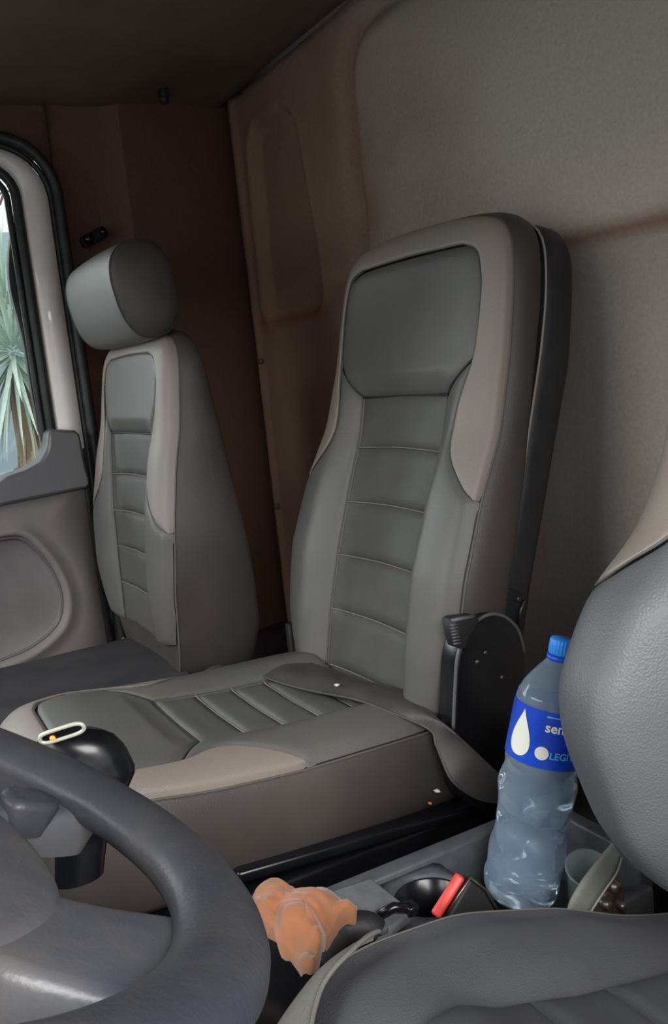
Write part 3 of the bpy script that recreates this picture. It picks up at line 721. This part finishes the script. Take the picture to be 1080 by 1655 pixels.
pcu = padPC.body('seat_cushion', M['cover'], ps, lambda b: .13, bulge=.014)
V, F = rbox((1.945, -.36, -.96), (.44, .44, .46), .012); mesh_obj('base_box', V, F, M['blk'], ps)
# dark draped corner cover over the cushion rear
G = np.array([[(x, y, -.578+.005*float(snoise(x, y, 0, 16, 4))-.028*float(sstep(abs(x-1.93), .15, .27))-.02*float(sstep(y, -.22, -.05))) for y in np.linspace(-.56, -.085, 34)] for x in np.linspace(1.70, 2.19, 34)])
V, F = grid(G); mesh_obj('seat_cover', V, F, M['cover'], ps)
# recliner hub at the seat corner + buckle by the door side
V, F = lathe([(.001, -.012), (.05, -.012), (.058, -.004), (.060, .03)], (1.70, -.61, -.635), (1, 0, 0), 28); mesh_obj('recliner_cover', V, F, M['side'], ps)
bu = thing('seat_belt_buckle', 'small grey metal buckle tongue behind the passenger seat cushion by the door', 'buckle', tuple(onx(190, 1047, 2.2)))
a, b = onx(180, 1060, 2.19), onx(205, 1033, 2.19); dv = (b-a)/np.linalg.norm(b-a)
V, F = rbox((a+b)/2, (.008, np.linalg.norm(b-a), .022), .003, axes=(np.array([1, 0, 0]), dv, np.cross([1, 0, 0], dv))); mesh_obj('buckle_plate', V, F, M['cap'], bu)
V, F = tube([a-np.array([.006, 0, 0]), b-np.array([.006, 0, 0])], .003, 6); mesh_obj('buckle_edge', V, F, M['metal'], bu)
# seat belt upper guide behind the headrest
g = onx(150, 385, 2.37); bg_ = thing('seat_belt_guide', 'black plastic seat belt guide on the side trim behind the round headrest', 'belt guide', tuple(g))
mb = MB(); mb.add(*rbox(g+np.array([-.012, 0, 0]), (.03, .075, .030), .010, axes=(np.array([1, 0, 0]), np.array([0, .90, -.42]), np.array([0, .42, .90])))); mb.obj('guide_body', M['blkmat'], bg_)
V, F = lathe([(.0005, -.010), (.010, -.009), (.013, -.004), (.014, .01)], g+np.array([-.03, .018, -.006]), (1, 0, 0), 16); mesh_obj('bolt_cap', V, F, M['blk'], bg_)
V, F = lathe([(.0005, -.008), (.008, -.007), (.011, .01)], g+np.array([-.03, -.02, .010]), (1, 0, 0), 16); mesh_obj('bolt_cap', V, F, M['blk'], bg_)

# ------------------------------------------------------------------ driver seat
ds = thing('driver_seat', 'charcoal driver seat in the foreground right, wide smooth bolster and taupe edge', 'seat', (.43, -.45, -1.19))
T_, N_ = rake(12)
halfD = [(0, -.05), (.15, -.05), (.21, -.03), (.238, .05), (.25, .15), (.255, .25), (.252, .36), (.246, .48), (.240, .60), (.236, .72), (.22, .80), (.19, .835), (.12, .85), (0, .853)]
padD = Pad(Frame((.425, -.660, -.57), T_, N_), halfD,
           ([-.08, -.03, .075, .17, .222, .305, .375, .44, .53, .9], [-.09, -.065, .045, .098, .108, .080, .020, .000, -.005, 0]),
           None, ([-.1, .5, .56, .6], [1, 1, .8, 0]), ([-.05, .05, .16, .26, .36, .466, .56], [-.02, .0, .03, .035, .030, .018, .012]), roll=.085, rolld=.034, ins=.125)
db = padD.body('backrest', M['driver'], ds, lambda b: .10, bulge=.012)
dress_back(padD, db, [.466, .363, .262, .160, .06], bott=.02, w_head=.185, ins=.125, tip=.315, mats=('drv_ins', 'driver', 'tan'))
padD.rim('edge_piping', .0022, M['pipe'], db, -.001)
halfDC = [(0, -.06), (.18, -.06), (.225, -.04), (.238, .05), (.242, .18), (.242, .32), (.236, .42), (.215, .485), (.16, .515), (0, .525)]
padDC = Pad(Frame((.425, -.70, -.512), Tc, Nc), halfDC,
            ([-.06, .0, .06, .14, .26, .36, .41, .46, .53], [-.115, -.105, -.085, -.045, -.004, .006, .000, -.028, -.075]),
            None, ([-.1, .24, .32, .36], [1, 1, .6, 0]), ([-.05, .1, .25, .38], [-.075, -.045, -.01, .012]), roll=.085, rolld=.030, ins=.12)
dc = padDC.body('seat_cushion', M['drv_cush'], ds, lambda b: .19, bulge=.010)
dress_back(padDC, dc, [.22, .14, .06, -.02], head_b=.30, tip=.355, top_t=.455, w_head=.185, ins=.12, bott=-.02, mats=('drv_ins', 'drv_cush', 'tan')) if False else None
def drv_cush():
    p = padDC
    for a, b in ((.29, .385), (.21, .29), (.13, .21), (.05, .13), (-.02, .05)):
        p.patch('insert_panel', [(-.105, a), (.105, a)], [(.105, a), (.105, b)], [(-.105, b), (.105, b)], [(-.105, a), (-.105, b)], M['drv_ins'], dc, H=.004, n=18, mm=12)
    o = p.out
    sel = np.array([i for i in range(len(o)) if o[i, 1] > .345]); ou = o[sel]; ou = ou if ou[0, 0] > 0 else ou[::-1]
    inn = catmull([(.238, .345), (.216, .385), (.195, .43), (.14, .462), (0, .472), (-.14, .462), (-.195, .43), (-.216, .385), (-.238, .345)], 8)
    A, B = resample(inn, 120), resample(ou, 120); v = np.linspace(0, 1, 12)[None, :, None]; G = A[:, None]*(1-v)+B[:, None]*v
    V, F = grid(p.fr.p(G[..., 0], G[..., 1], p.H(G[..., 0], G[..., 1])+.003)); mesh_obj('taupe_border', V, F, M['drv_tan'], dc)
    p.seam('piping', inn, .0022, M['drv_tan'], dc, 120, .003)
    p.rim('edge_piping', .002, M['pipe'], dc, -.001)
drv_cush()
V, F = rbox((.425, -.45, -.98), (.40, .42, .42), .02); mesh_obj('suspension_base', V, F, M['blkmat'], ds)
# grey-green plastic side lever with worn hardware next to the driver seat
sl_ = thing('seat_side_lever', 'grey-green plastic lever with rusty hardware between driver cushion and console tray', 'lever', tuple(onx(955, 1440, .72)))
a, b, wv = onx(1000, 1372, .735), onx(938, 1478, .715), None
la = catmull([onx(x, y, .735) for x, y in ((990, 1362), (965, 1392), (938, 1428), (920, 1462), (916, 1495))], 5)
lb = catmull([onx(x, y, .725) for x, y in ((1004, 1385), (996, 1410), (972, 1445), (952, 1478), (946, 1505))], 5)
v = np.linspace(0, 1, 6)[None, :, None]; G = la[:, None]*(1-v)+lb[:, None]*v
nrm = np.cross(la[-1]-la[0], lb[0]-la[0]); nrm /= np.linalg.norm(nrm)
G[:, 1:5] -= nrm*.0015*(1 if nrm@la[0] > 0 else -1)
G2 = G+nrm*.007*(1 if nrm@la[0] > 0 else -1)
ringG = np.concatenate([G, G2[:, ::-1]], 1); V, F = grid(np.transpose(ringG, (1, 0, 2)), True); mesh_obj('lever_bar', V, F, M['belt'], sl_)
V, F = tube([p+nrm*.003*(1 if nrm@la[0] > 0 else -1) for p in lb], .0028, 6); mesh_obj('lever_rim', V, F, M['palepipe'], sl_)
V, F = rbox(onx(985, 1462, .74), (.02, .035, .05), .006); mesh_obj('hinge_plate', V, F, M['rust'], sl_)
for q, r in (((992, 1432), .007), ((978, 1460), .006), ((1002, 1462), .005)):
    V, F = lathe([(.0005, -.008), (r*.6, -.008), (r, -.005), (r, .006)], onx(*q, .728), (1, 0, 0), 14); mesh_obj('bolt', V, F, M['metal'], sl_)

# ------------------------------------------------------------------ centre console with tray
ZT = -.62
con = thing('centre_console', 'dark grey plastic console tray between the driver and middle seats', 'console', (.85, -.4, -1.19))
# outer box with a stepped top: rim walls around the tray and a front deck
def wall_box(x0, x1, y0, y1, z0, z1, bev=.004): return rbox(((x0+x1)/2, (y0+y1)/2, (z0+z1)/2), (x1-x0, y1-y0, z1-z0), bev)
mb = MB()
mb.add(*wall_box(.918, .945, -.775, -.43, -1.17, ZT)); mb.add(*wall_box(.745, .762, -.775, -.43, -1.17, ZT-.035)); mb.add(*wall_box(.76, .925, -.79, -.768, -1.17, ZT))
mb.add(*wall_box(.76, .925, -.775, -.43, -1.17, ZT-.095)); tr = mb.obj('tray_body', M['tray'], con)
mb = MB(); mb.add(*wall_box(.745, .945, -.434, -.12, -1.17, ZT-.012)); mb.obj('front_housing', M['blk'], con)
# deck with round cup well between tray and front
cw = onz(700, 1446, ZT-.005); cwx, cwy = .858, -.530
ringp = []
for k in range(48):
    a = 2*pi*k/48; c_, s_ = cos(a), sin(a); t = min((.060/abs(c_)) if abs(c_) > 1e-6 else 9, (.052/abs(s_)) if abs(s_) > 1e-6 else 9)
    ringp.append((cwx+c_*t, cwy+s_*t, c_, s_))
rows = [[(x, y, ZT-.06) for x, y, _, _ in ringp], [(x, y, ZT-.008) for x, y, _, _ in ringp], [(cwx+.047*c_, cwy+.045*s_, ZT-.004) for _, _, c_, s_ in ringp], [(cwx+.044*c_, cwy+.042*s_, ZT-.007) for _, _, c_, s_ in ringp], [(cwx+.042*c_, cwy+.040*s_, ZT-.075) for _, _, c_, s_ in ringp], [(cwx, cwy, ZT-.075) for _ in ringp]]
V, F = grid(np.transpose(np.array(rows), (1, 0, 2)), True); cupw = mesh_obj('cup_holder', V, F, M['tray'], con)
V, F = lathe([(.039, .0), (.039, .066), (.0415, .067)], (cwx, cwy, ZT-.0745), (0, 0, 1), 40); mesh_obj('holder_liner', V, F, M['blk'], cupw)
V, F = lathe([(.0005, .0), (.0395, .0), (.0395, .003)], (cwx, cwy, ZT-.0735), (0, 0, 1), 40); mesh_obj('holder_liner', V, F, M['blk'], cupw)
# dusty grey flat cover in front of the cup well
q = [onz(x, y, ZT+.004) for x, y in ((600, 1418), (668, 1472), (600, 1520), (505, 1450))]
poly = [(p[0], p[1]) for p in q]
V, F = prism(poly, 'z', ZT-.010, ZT+.004, .003, 2, to3=lambda a, b, h: (a, b, h)); cv = mesh_obj('storage_lid', V, F, M['flapgrey'], con)
a, b = onz(612, 1480, ZT+.008), onz(664, 1468, ZT+.008)
mb = MB(); mb.add(*tube([a, (a+b)/2+np.array([0, 0, .006]), b], .006, 8)); mb.add(*rbox(b, (.018, .014, .012), .003)); mb.obj('lid_latch', M['blk'], cv)
mb = MB(); mb.add(*rbox(onz(610, 1495, ZT+.008), (.03, .012, .008), .002)); mb.add(*rbox(onz(585, 1502, ZT+.008), (.016, .02, .008), .002)); mb.obj('latch_foot', M['cap'], cv)

# red seat-belt button on a dark buckle
bz = thing('seat_belt_buckle', 'dark buckle with a long red press button standing by the cup holder', 'buckle', tuple(onz(730, 1470, ZT)))
a, b = onx(704, 1480, .80), onx(745, 1415, .80)
dv = (b-a)/np.linalg.norm(b-a); nx = np.array([.55, .35, .4]); nx -= nx@dv*dv; nx /= np.linalg.norm(nx); sd = np.cross(dv, nx)
V, F = rbox((a+b)/2+nx*0, (.034, np.linalg.norm(b-a), .012), .003, axes=(-sd, dv, nx)); mesh_obj('press_button', V, F, M['red'], bz)
# housing beside it
hpoly = [(757, 1419), (768, 1421), (788, 1440), (808, 1478), (800, 1530), (705, 1530), (724, 1475)]
V, F = prism([(onx(x, y, .80)[1], onx(x, y, .80)[2]) for x, y in hpoly], 'x', .795, .812, .004, 3, to3=lambda p, q_, h: (h, p, q_)); mesh_obj('buckle_housing', V, F, M['blkmat'], bz)
V, F = tube([onx(724, 1475, .793), onx(741, 1447, .793), onx(760, 1419, .793), onx(786, 1439, .793), onx(806, 1476, .793)], .0018, 6); mesh_obj('housing_edge', V, F, M['metal'], bz)

# ------------------------------------------------------------------ water bottle
B0 = onx(838, 1452, .845); B1 = onx(911, 1036, .815)
ax = (B1-B0); HB = np.linalg.norm(ax); ax /= HB
bt = thing('water_bottle', 'clear plastic water bottle with blue label and blue cap leaning in the console tray', 'bottle', tuple(B0))
print('bottle height', HB)
K = HB/.34
Rb = .0475*K
def brad(h):
    h = h/K
    return K*float(np.interp(h, [0, .004, .012, .03, .06, .085, .10, .115, .13, .16, .175, .188, .20, .262, .272, .285, .30, .312, .320, .324, .34],
                            [.030, .040, .045, .0475, .0475, .0460, .0425, .0445, .0470, .0482, .0465, .0472, .0470, .0455, .0440, .038, .028, .0185, .0145, .0138, .0138]))
u_ = np.cross(ax, [0, 0, 1.]); u_ /= np.linalg.norm(u_)
tc = -(B0/np.linalg.norm(B0)); e1 = tc-tc@ax*ax; e1 /= np.linalg.norm(e1); e2 = np.cross(ax, e1)   # e1 faces the driver's door
def bsurf(h, a, off=0, dent=True):
    r = brad(h)+off
    if dent and h < .19*K:
        hh = h/K
        r *= 1-(.05*sin(a*2+hh*60+1)*sin(hh*75)+.025*abs(sin(a*3-hh*55))+.02*sin(a*5+hh*40))*min(1, hh/.03)*min(1, max(0, (.19-hh)/.02))
    return B0+ax*h+r*(cos(a)*e1+sin(a)*e2)
def bshell(h0, h1, off, nh=110, seg=72, dent=True):
    hs = np.linspace(h0, h1, nh); return np.array([[bsurf(h, 2*pi*k/seg, off, dent) for h in hs] for k in range(seg)])
G = bshell(.002, .322*K, 0); Gi = bshell(.004, .322*K, -.0007)
mb = MB(); mb.add(*grid(G, True)); V, F = grid(Gi, True); mb.add(V, [f[::-1] for f in F])
base = [bsurf(.002, 2*pi*k/72) for k in range(72)]
mb.add(base+[B0+ax*.008], [(k, (k+1) % 72, 72) for k in range(72)])
base = [bsurf(.004, 2*pi*k/72, -.0007) for k in range(72)]
mb.add(base+[B0+ax*.010], [((k+1) % 72, k, 72) for k in range(72)])
mb.obj('bottle_shell', M['pet'], bt)
G = bshell(.006, .19*K, -.0012, 90)
mb = MB(); mb.add(*grid(G, True))
lo = [bsurf(.006, 2*pi*k/72, -.0012) for k in range(72)]; hi = [bsurf(.19*K, 2*pi*k/72, -.0012) for k in range(72)]
mb.add(lo+[B0+ax*.011], [((k+1) % 72, k, 72) for k in range(72)]); mb.add(hi+[B0+ax*.19*K], [(k, (k+1) % 72, 72) for k in range(72)])
wtr = mb.obj('water', M['water'], bt)
# wrinkle ridges of the thin plastic
L0, L1 = .192*K, .262*K
hs = np.linspace(L0, L1, 16); G = np.array([[bsurf(h, 2*pi*k/72, .0009, False) for h in hs] for k in range(72)])
V, F = grid(G, True); lab = mesh_obj('paper_label', V, F, M['label'], bt)
def on_label(a_deg, h, off=.0016): return bsurf(h, radians(a_deg), off, False)
def label_poly(name, pts, m):
    # fan of a polygon (angle in degrees, height in m) subdivided to follow the curve
    c = np.mean(pts, 0); rows = [[on_label(*(c+(np.array(p)-c)*s)) for p in pts] for s in (.01, .35, .7, 1.0)]
    V, F = grid(np.transpose(np.array(rows), (1, 0, 2)), True); return mesh_obj(name, V, F, m, lab)
HL = L1-L0
# the teardrop and the dot
def drop(cx, cy, w_, h_):
    out = []
    for k in range(40):
        t = 2*pi*k/40; out.append((cx+w_*sin(t)*sin(t/2)**1.6, cy+h_*cos(t)))
    return out
SGN = 1
_ts = [SGN*1]
def side_sign():
    p = on_label(20, L0); q = on_label(-20, L0)
    return 1 if (p@RI)/(p@FW) > (q@RI)/(q@FW) else -1
S_ = side_sign()
label_poly('printed_drop', [(S_*(-40+a), h) for a, h in drop(0, L0+HL*.52, 26, HL*.42)], M['print'])
label_poly('printed_dot', [(S_*(-3+10*cos(t)), L0+HL*.27+.0082*K*sin(t)) for t in np.linspace(0, 2*pi, 25)[:-1]], M['print'])
def label_text(body, a0, h0, size, m, name='printed_text', flip=True):
    cu_ = bpy.data.curves.new('t', 'FONT'); cu_.body = body; cu_.size = size; cu_.align_x = 'LEFT'; cu_.resolution_u = 3; cu_.offset = size*.02
    ob = bpy.data.objects.new('t', cu_); C.objects.link(ob); dg = bpy.context.evaluated_depsgraph_get()
    me = ob.evaluated_get(dg).to_mesh(); Vt = [(v.co.x, v.co.y) for v in me.vertices]; Ft = [tuple(p.vertices) for p in me.polygons]
    ob.evaluated_get(dg).to_mesh_clear(); bpy.data.objects.remove(ob)
    out = []
    for x, y in Vt:
        a = a0+np.degrees(x/Rb); out.append(on_label(S_*a, h0+y, .0018))
    return mesh_obj(name, out, Ft, m, lab, smooth=False)
label_text('semp', -4, L0+HL*.66, .017*K, M['print'])
label_text('LEGIT', 8, L0+HL*.20, .012*K, M['print2'])
label_poly('printed_line', [(S_*-4, L0+HL*.90), (S_*50, L0+HL*.90), (S_*50, L0+HL*.93), (S_*-4, L0+HL*.93)], M['print2'])
# cap with ribs and neck ring
V, F = lathe([(.0165*K, .316*K), (.0172*K, .318*K), (.0172*K, .321*K), (.0150*K, .323*K)], B0, ax, 32); mesh_obj('neck_ring', V, F, M['label'], bt)
mb = MB(); rows = []
for (r, h) in ((.0150, .3235), (.0158, .325), (.0158, .340), (.0150, .343), (.001, .3435)):
    rows.append([B0+ax*h*K+K*(r+(.0005*cos(24*t) if .0150 < r < .016 else 0))*(cos(t)*e1+sin(t)*e2) for t in np.linspace(0, 2*pi, 97)[:-1]])
V, F = grid(np.transpose(np.array(rows), (1, 0, 2)), True); mesh_obj('bottle_cap', V, F, M['cap_blue'], bt)

# clear plastic cup lying in the rear of the tray
cp = onx(950, 1413, .783); tip_ = np.array([-.35, .15, .93]); tip_ /= np.linalg.norm(tip_)
V, F = lathe([(.0005, -.050), (.018, -.050), (.019, -.047), (.0255, .008), (.0275, .010), (.0275, .0125), (.0250, .011), (.0182, -.046), (.0005, -.0485)], cp, tip_, 40)
tag(mesh_obj('plastic_cup', V, F, M['cup'], base=tuple(cp)), 'small clear plastic cup in the tray beside the water bottle', 'cup')

# ------------------------------------------------------------------ orange cloth
cout = [(405, 1438), (440, 1434), (485, 1436), (530, 1446), (572, 1450), (578, 1462), (560, 1474), (535, 1484), (520, 1500), (524, 1522), (515, 1538), (498, 1545), (470, 1530), (445, 1505), (420, 1480), (396, 1460)]
zc_ = -.568
co3 = catmull([onz(x, y, zc_) for x, y in cout], 5, True); cen = co3.mean(0); rows = []
for s in np.linspace(.0, 1, 44):
    q = cen+(co3-cen)*s; q[:, :2] += .003*np.sin(q[:, :2][:, ::-1]*140)*s
    ang = np.arctan2(co3[:, 1]-cen[1], co3[:, 0]-cen[0])
    f = (.012*np.abs(np.sin(q[:, 0]*48+q[:, 1]*30+.6))+.009*np.abs(np.sin(q[:, 0]*-30+q[:, 1]*62))+.004*np.abs(np.sin(ang*2+s*2)))*(.35+.65*s) + .012*(1-s) + .0022*np.sin(q[:, 0]*170+8*np.sin(q[:, 1]*60))*s
    q = q.copy(); q[:, 2] += f - .018*s**3
    rows.append(q)
q = rows[-1].copy(); q[:, 2] -= .02; q[:, :2] = cen[:2]+(q[:, :2]-cen[:2])*.93; rows.append(q)
V, F = grid(np.transpose(np.array(rows), (1, 0, 2)), True)
tag(mesh_obj('crumpled_cloth', V, F, M['cloth'], base=tuple(cen)), 'crumpled orange-brown cloth lying beside the steering wheel rim', 'cloth')
# black gaitered lever in front of the lid and glossy console edge
gl = thing('hand_brake', 'black rounded lever housing under the orange cloth', 'lever', tuple(onz(540, 1510, -.66)))
pth = catmull([onz(508, 1560, -.612), onz(527, 1527, -.604), onz(554, 1502, -.600), onz(590, 1498, -.602), onz(606, 1508, -.610)], 5)
V, F = tube(pth, .017, 14); mesh_obj('lever_grip', V, F, M['blkmat'], gl)
V, F = tube(catmull([onz(420, 1468, -.58), onz(455, 1505, -.585), onz(490, 1545, -.60), onz(530, 1570, -.62)], 5), .010, 10); mesh_obj('console_edge', V, F, M['blk'], con)

# ------------------------------------------------------------------ steering wheel
SC = np.array([.488, .045, -.181]); be = .495
SB = np.array([0, cos(be), sin(be)]); SN = np.array([0, -sin(be), cos(be)]); SA = np.array([1., 0, 0])
def sw(a, b, h): return SC+SA*a+SB*b+SN*h
st = thing('steering_wheel', 'large dark grey steering wheel with thick rim in the lower left foreground', 'steering wheel', tuple(SC))
R0 = .2135; pts = [sw(R0*cos(t), R0*sin(t), 0) for t in np.linspace(0, 2*pi, 161)[:-1]]
rows = []
for i, t in enumerate(np.linspace(0, 2*pi, 161)[:-1]):
    out = []
    grip = .0245; gn = .0165
    for k in range(20):
        p = 2*pi*k/20; out.append(sw((R0+grip*cos(p))*cos(t), (R0+grip*cos(p))*sin(t), gn*sin(p)))
    rows.append(out)
V = np.array(rows).reshape(-1, 3); F = []
for i in range(160):
    for k in range(20): F.append((i*20+k, i*20+(k+1) % 20, ((i+1) % 160)*20+(k+1) % 20, ((i+1) % 160)*20+k))
mesh_obj('rim', V, F, M['wheel'], st)
WROT = radians(8.7)
def pillow(poly, h_lo, h_hi, name, m, parent, n=5, cl=True, inset=.012, dome=.006):
    P = catmull(poly, 6, True) if cl else np.array(poly)
    P = np.stack([P[:, 0]*cos(WROT)-P[:, 1]*sin(WROT), P[:, 0]*sin(WROT)+P[:, 1]*cos(WROT)], 1); cen = P.mean(0); rows = []
    def ins(d): v = P-cen; L = np.linalg.norm(v, axis=1)[:, None]; return cen+v*(1-np.minimum(d/L, .9))
    rows.append([sw(*q, h_lo) for q in ins(.004)])
    for k in range(n+1):
        a = pi/2*k/n; rows.append([sw(*q, h_hi-inset+inset*sin(a)) for q in ins(inset*(1-cos(a)))])
    for sc in (.7, .4, .01):
        rows.append([sw(*(cen+(q-cen)*sc), h_hi+dome*(1-sc**2)) for q in ins(inset)])
    V, F = grid(np.transpose(np.array(rows), (1, 0, 2)), True); return mesh_obj(name, V, F, m, parent)
pillow([(.0, .09), (.08, .075), (.115, .02), (.118, -.05), (.085, -.105), (.035, -.128), (-.035, -.128), (-.085, -.105), (-.118, -.05), (-.115, .02), (-.08, .075)], -.05, -.002, 'airbag_pad', M['hub'], st)
for sg in (1, -1):
    # lower spokes are wide, upper ones narrow
    pillow([(sg*.050, -.10), (sg*.056, -.14), (sg*.066, -.185), (sg*.080, -.205), (sg*.105, -.198), (sg*.13, -.186), (sg*.162, -.155), (sg*.15, -.12), (sg*.105, -.06)], -.035, -.006, 'spoke', M['hub'], st, inset=.010, dome=.002)
    pillow([(sg*.10, .03), (sg*.21, .05), (sg*.215, .0), (sg*.20, -.03), (sg*.10, -.03)], -.035, -.010, 'spoke', M['hub'], st, inset=.010, dome=.002)
    if sg > 0: pillow([(.052, -.132), (.055, -.158), (.070, -.166), (.082, -.150), (.076, -.130)], -.02, .003, 'button', M['wheel'], st, inset=.006, dome=.003)
V, F = lathe([(.045, -.02), (.055, -.10), (.06, -.25)], sw(0, 0, -.02), -SN*-1, 24); mesh_obj('column_shroud', V, F, M['blkmat'], st)

# ------------------------------------------------------------------ gear selector behind the wheel
XG = .86
gs = thing('gear_selector', 'black plastic selector knob with pale-rimmed slot, rising behind the steering wheel', 'gear lever', tuple(onx(180, 1330, XG)))
ctrl = [((98, 1187), 37, 16), ((108, 1193), 54, 20), ((118, 1206), 68, 24), ((127, 1225), 77, 30), ((142, 1262), 80, 38), ((142, 1300), 62, 34), ((132, 1350), 44, 26), ((128, 1420), 40, 26)]
rows = []
vr = RI*1.0
for (cxy, rw, rd) in ctrl:
    c = onx(*cxy, XG); s_ = (c@FW)/FPX
    horiz = np.array([-.42, -.90, .12]); horiz /= np.linalg.norm(horiz); dep = np.array([.9, -.42, .05]); dep -= dep@horiz*horiz; dep /= np.linalg.norm(dep)
    rows.append([c+horiz*cos(t)*rw*s_+dep*sin(t)*rw*s_*.62 for t in np.linspace(0, 2*pi, 41)[:-1]])
rows = list(np.transpose(np.array([resample(np.array(rows)[:, k], 30) for k in range(40)]), (1, 0, 2)))
c = rows[0].mean(0) if hasattr(rows[0], 'mean') else np.mean(rows[0], 0)
top = [c+(np.array(r)-c)*.9+np.array([0, 0, .004]) for r in rows[0]]; top2 = [c+(np.array(r)-c)*.01+np.array([0, 0, .003]) for r in rows[0]]
G = np.array([top2, top]+[list(r) for r in rows])
V, F = grid(np.transpose(G, (1, 0, 2)), True); kb = mesh_obj('knob_body', V, F, M['blk'], gs)
# slot on the top face looking towards the driver
c = onx(100, 1185, XG-.025); s_ = (c@FW)/FPX
hz = np.array([-.43, -.88, .20]); hz /= np.linalg.norm(hz); vz = np.array([-.25, .12, .96]); vz -= vz@hz*hz; vz /= np.linalg.norm(vz); nz = np.cross(hz, vz)
def slot(r1, r2, off): 
    return [c+nz*off+hz*(r1*abs(cos(t))**.45*np.sign(cos(t)))*s_+vz*(r2*abs(sin(t))**.8*np.sign(sin(t)))*s_ for t in np.linspace(0, 2*pi, 49)[:-1]]
V, F = tube(slot(37, 10, 0), .0020, 8, True); mesh_obj('slot_rim', V, F, M['chrome'], kb)
rows = [slot(37*s, 10*s, 0) for s in (1, .6, .02)]
V, F = grid(np.transpose(np.array(rows), (1, 0, 2)), True); mesh_obj('slot_face', V, F, M['blk'], kb)
g = c-hz*17*s_-vz*3*s_; nn = nz if nz@(-c) > 0 else -nz
V, F = lathe([(.0003, .003), (.002, .0022), (.0028, .0005)], g, nn, 12); mesh_obj('orange_reflection_dot', V, F, M['amber'], kb)  # added glowing dot in place of the slot's orange reflection

# ------------------------------------------------------------------ small litter
def crumb(q, X, r, m, label, seed, z=None):
    c = onx(*q, X) if z is None else onz(*q, z)
    bm = bmesh.new(); bmesh.ops.create_icosphere(bm, subdivisions=2, radius=r); rr = np.random.default_rng(seed)
    V = [c+np.array(v.co)*(1+.45*rr.normal()*.5)*np.array([1.3, 1, .6]) for v in bm.verts]; F = [tuple(v.index for v in f.verts) for f in bm.faces]; bm.free()
    tag(mesh_obj('crumb', V, F, m, base=tuple(c)), label, 'litter', 'bits of litter around the middle seat')
crumb((545, 1107), 1.3, .004, M['crumb'], 'white crumb on the vinyl flap at the foot of the tall backrest', 1, -.526)
crumb((563, 1360), 1.125, .0045, M['crumb'], 'white paper bit stuck on the black base below the cushion side', 2)
crumb((707, 1278), 1.12, .004, M['crumb'], 'small pale wrapper piece at the rear lower corner of the middle cushion', 3)
crumb((695, 1298), 1.12, .003, M['orange'], 'tiny orange scrap beside the pale wrapper piece under the middle cushion', 4)
crumb((508, 1166), 1.3, .002, M['crumb'], 'tiny pale speck on the middle cushion, just in front of the flap', 5, -.538)
crumb((455, 1082), 1.66, .005, M['red'], 'small red bit behind the middle cushion beside the thin steel rod', 6)

# ------------------------------------------------------------------ outside
V, F = rbox((9, 0, -2.3), (26, 30, .1), 0); struct(mesh_obj('floor', V, F, M['paving'], smooth=False))
zt = float(onx(0, 375, 6.5)[2])
V, F = rbox((6.6, -1, (zt-2.3)/2), (.2, 14, zt+2.3), .01); tag(mesh_obj('yard_wall', V, F, M['extwall'], smooth=False, base=(6.6, -1, -2.25)), 'blue-grey painted wall seen through the door window behind the yucca', 'wall')
# bare twigs above the wall
mb = MB()
for pts in (((-30, 300), (-5, 318), (8, 306), (20, 312), (24, 345)), ((8, 306), (14, 330), (18, 368)), ((-30, 340), (0, 330), (8, 306))):
    mb.add(*tube([onx(x, y, 6.9) for x, y in pts], .009, 6))
tag(mb.obj('bare_branch', M['twig'], base=tuple(onx(10, 372, 6.9))), 'thin bare branch above the blue-grey wall outside', 'branch')
# yucca
XY_ = 4.6
yc = onx(24, 585, XY_); yu = thing('yucca_plant', 'spiky grey-green yucca with dry lower leaves outside the door window', 'plant', (yc[0], yc[1], -2.25))
V, F = tube([(yc[0], yc[1], -2.25), (yc[0]+.02, yc[1]-.01, -1.2), (yc[0], yc[1], yc[2]-.05)], [.07, .06, .05], 12); mesh_obj('trunk', V, F, M['trunk'], yu)
def leaf_mesh(L, wd, m, name):
    n = 7; rows = []
    for i in range(n):
        t = i/(n-1); wl = wd*(1-t)**.6*(.6+.4*min(1, t*6)); z = -L*.10*t*t
        rows.append([(-wl, t*L, z+wl*.5), (0, t*L, z), (wl, t*L, z+wl*.5)])
    V, F = grid(np.array(rows)); me = bpy.data.meshes.new(name); me.from_pydata([tuple(map(float, v)) for v in V], [], F); me.materials.append(m)
    for p in me.polygons: p.use_smooth = True
    return me
lm = leaf_mesh(.48, .013, M['leaf'], 'leaf'); dm = leaf_mesh(.36, .012, M['dryleaf'], 'dry_leaf')
def put_leaf(me, name, base, d, sc, roll):
    d = Vector(d).normalized(); o = bpy.data.objects.new(name, me); C.objects.link(o); o.parent = yu
    q = d.to_track_quat('Y', 'Z').to_matrix().to_4x4() @ Matrix.Rotation(roll, 4, 'Y')
    o.matrix_local = Matrix.Translation(Vector(base)-yu.location) @ q @ Matrix.Scale(sc, 4)
for hd, (dz, n, s) in enumerate(((0.0, 130, 1.0), (.26, 55, .75))):
    for k in range(n):
        t = (k+.5)/n; el = radians(80-150*t) if hd == 0 else radians(88-80*t); az = k*2.39996
        d = (cos(el)*cos(az), cos(el)*sin(az), sin(el)); b = (yc[0]+.03*d[0], yc[1]+.03*d[1], yc[2]+.13+dz-.16*t)
        put_leaf(lm, 'leaf', b, d, s*(.85+.3*random.random()), random.uniform(-.4, .4))
for k in range(42):
    az = k*2.39996; el = radians(-72-14*random.random()); d = (cos(el)*cos(az), cos(el)*sin(az)*1.0, sin(el))
    put_leaf(dm, 'dry_leaf', (yc[0]+.03*cos(az), yc[1]+.03*sin(az)-.02, yc[2]-.22-.25*random.random()), d, .8+.4*random.random(), random.uniform(-.6, .6))
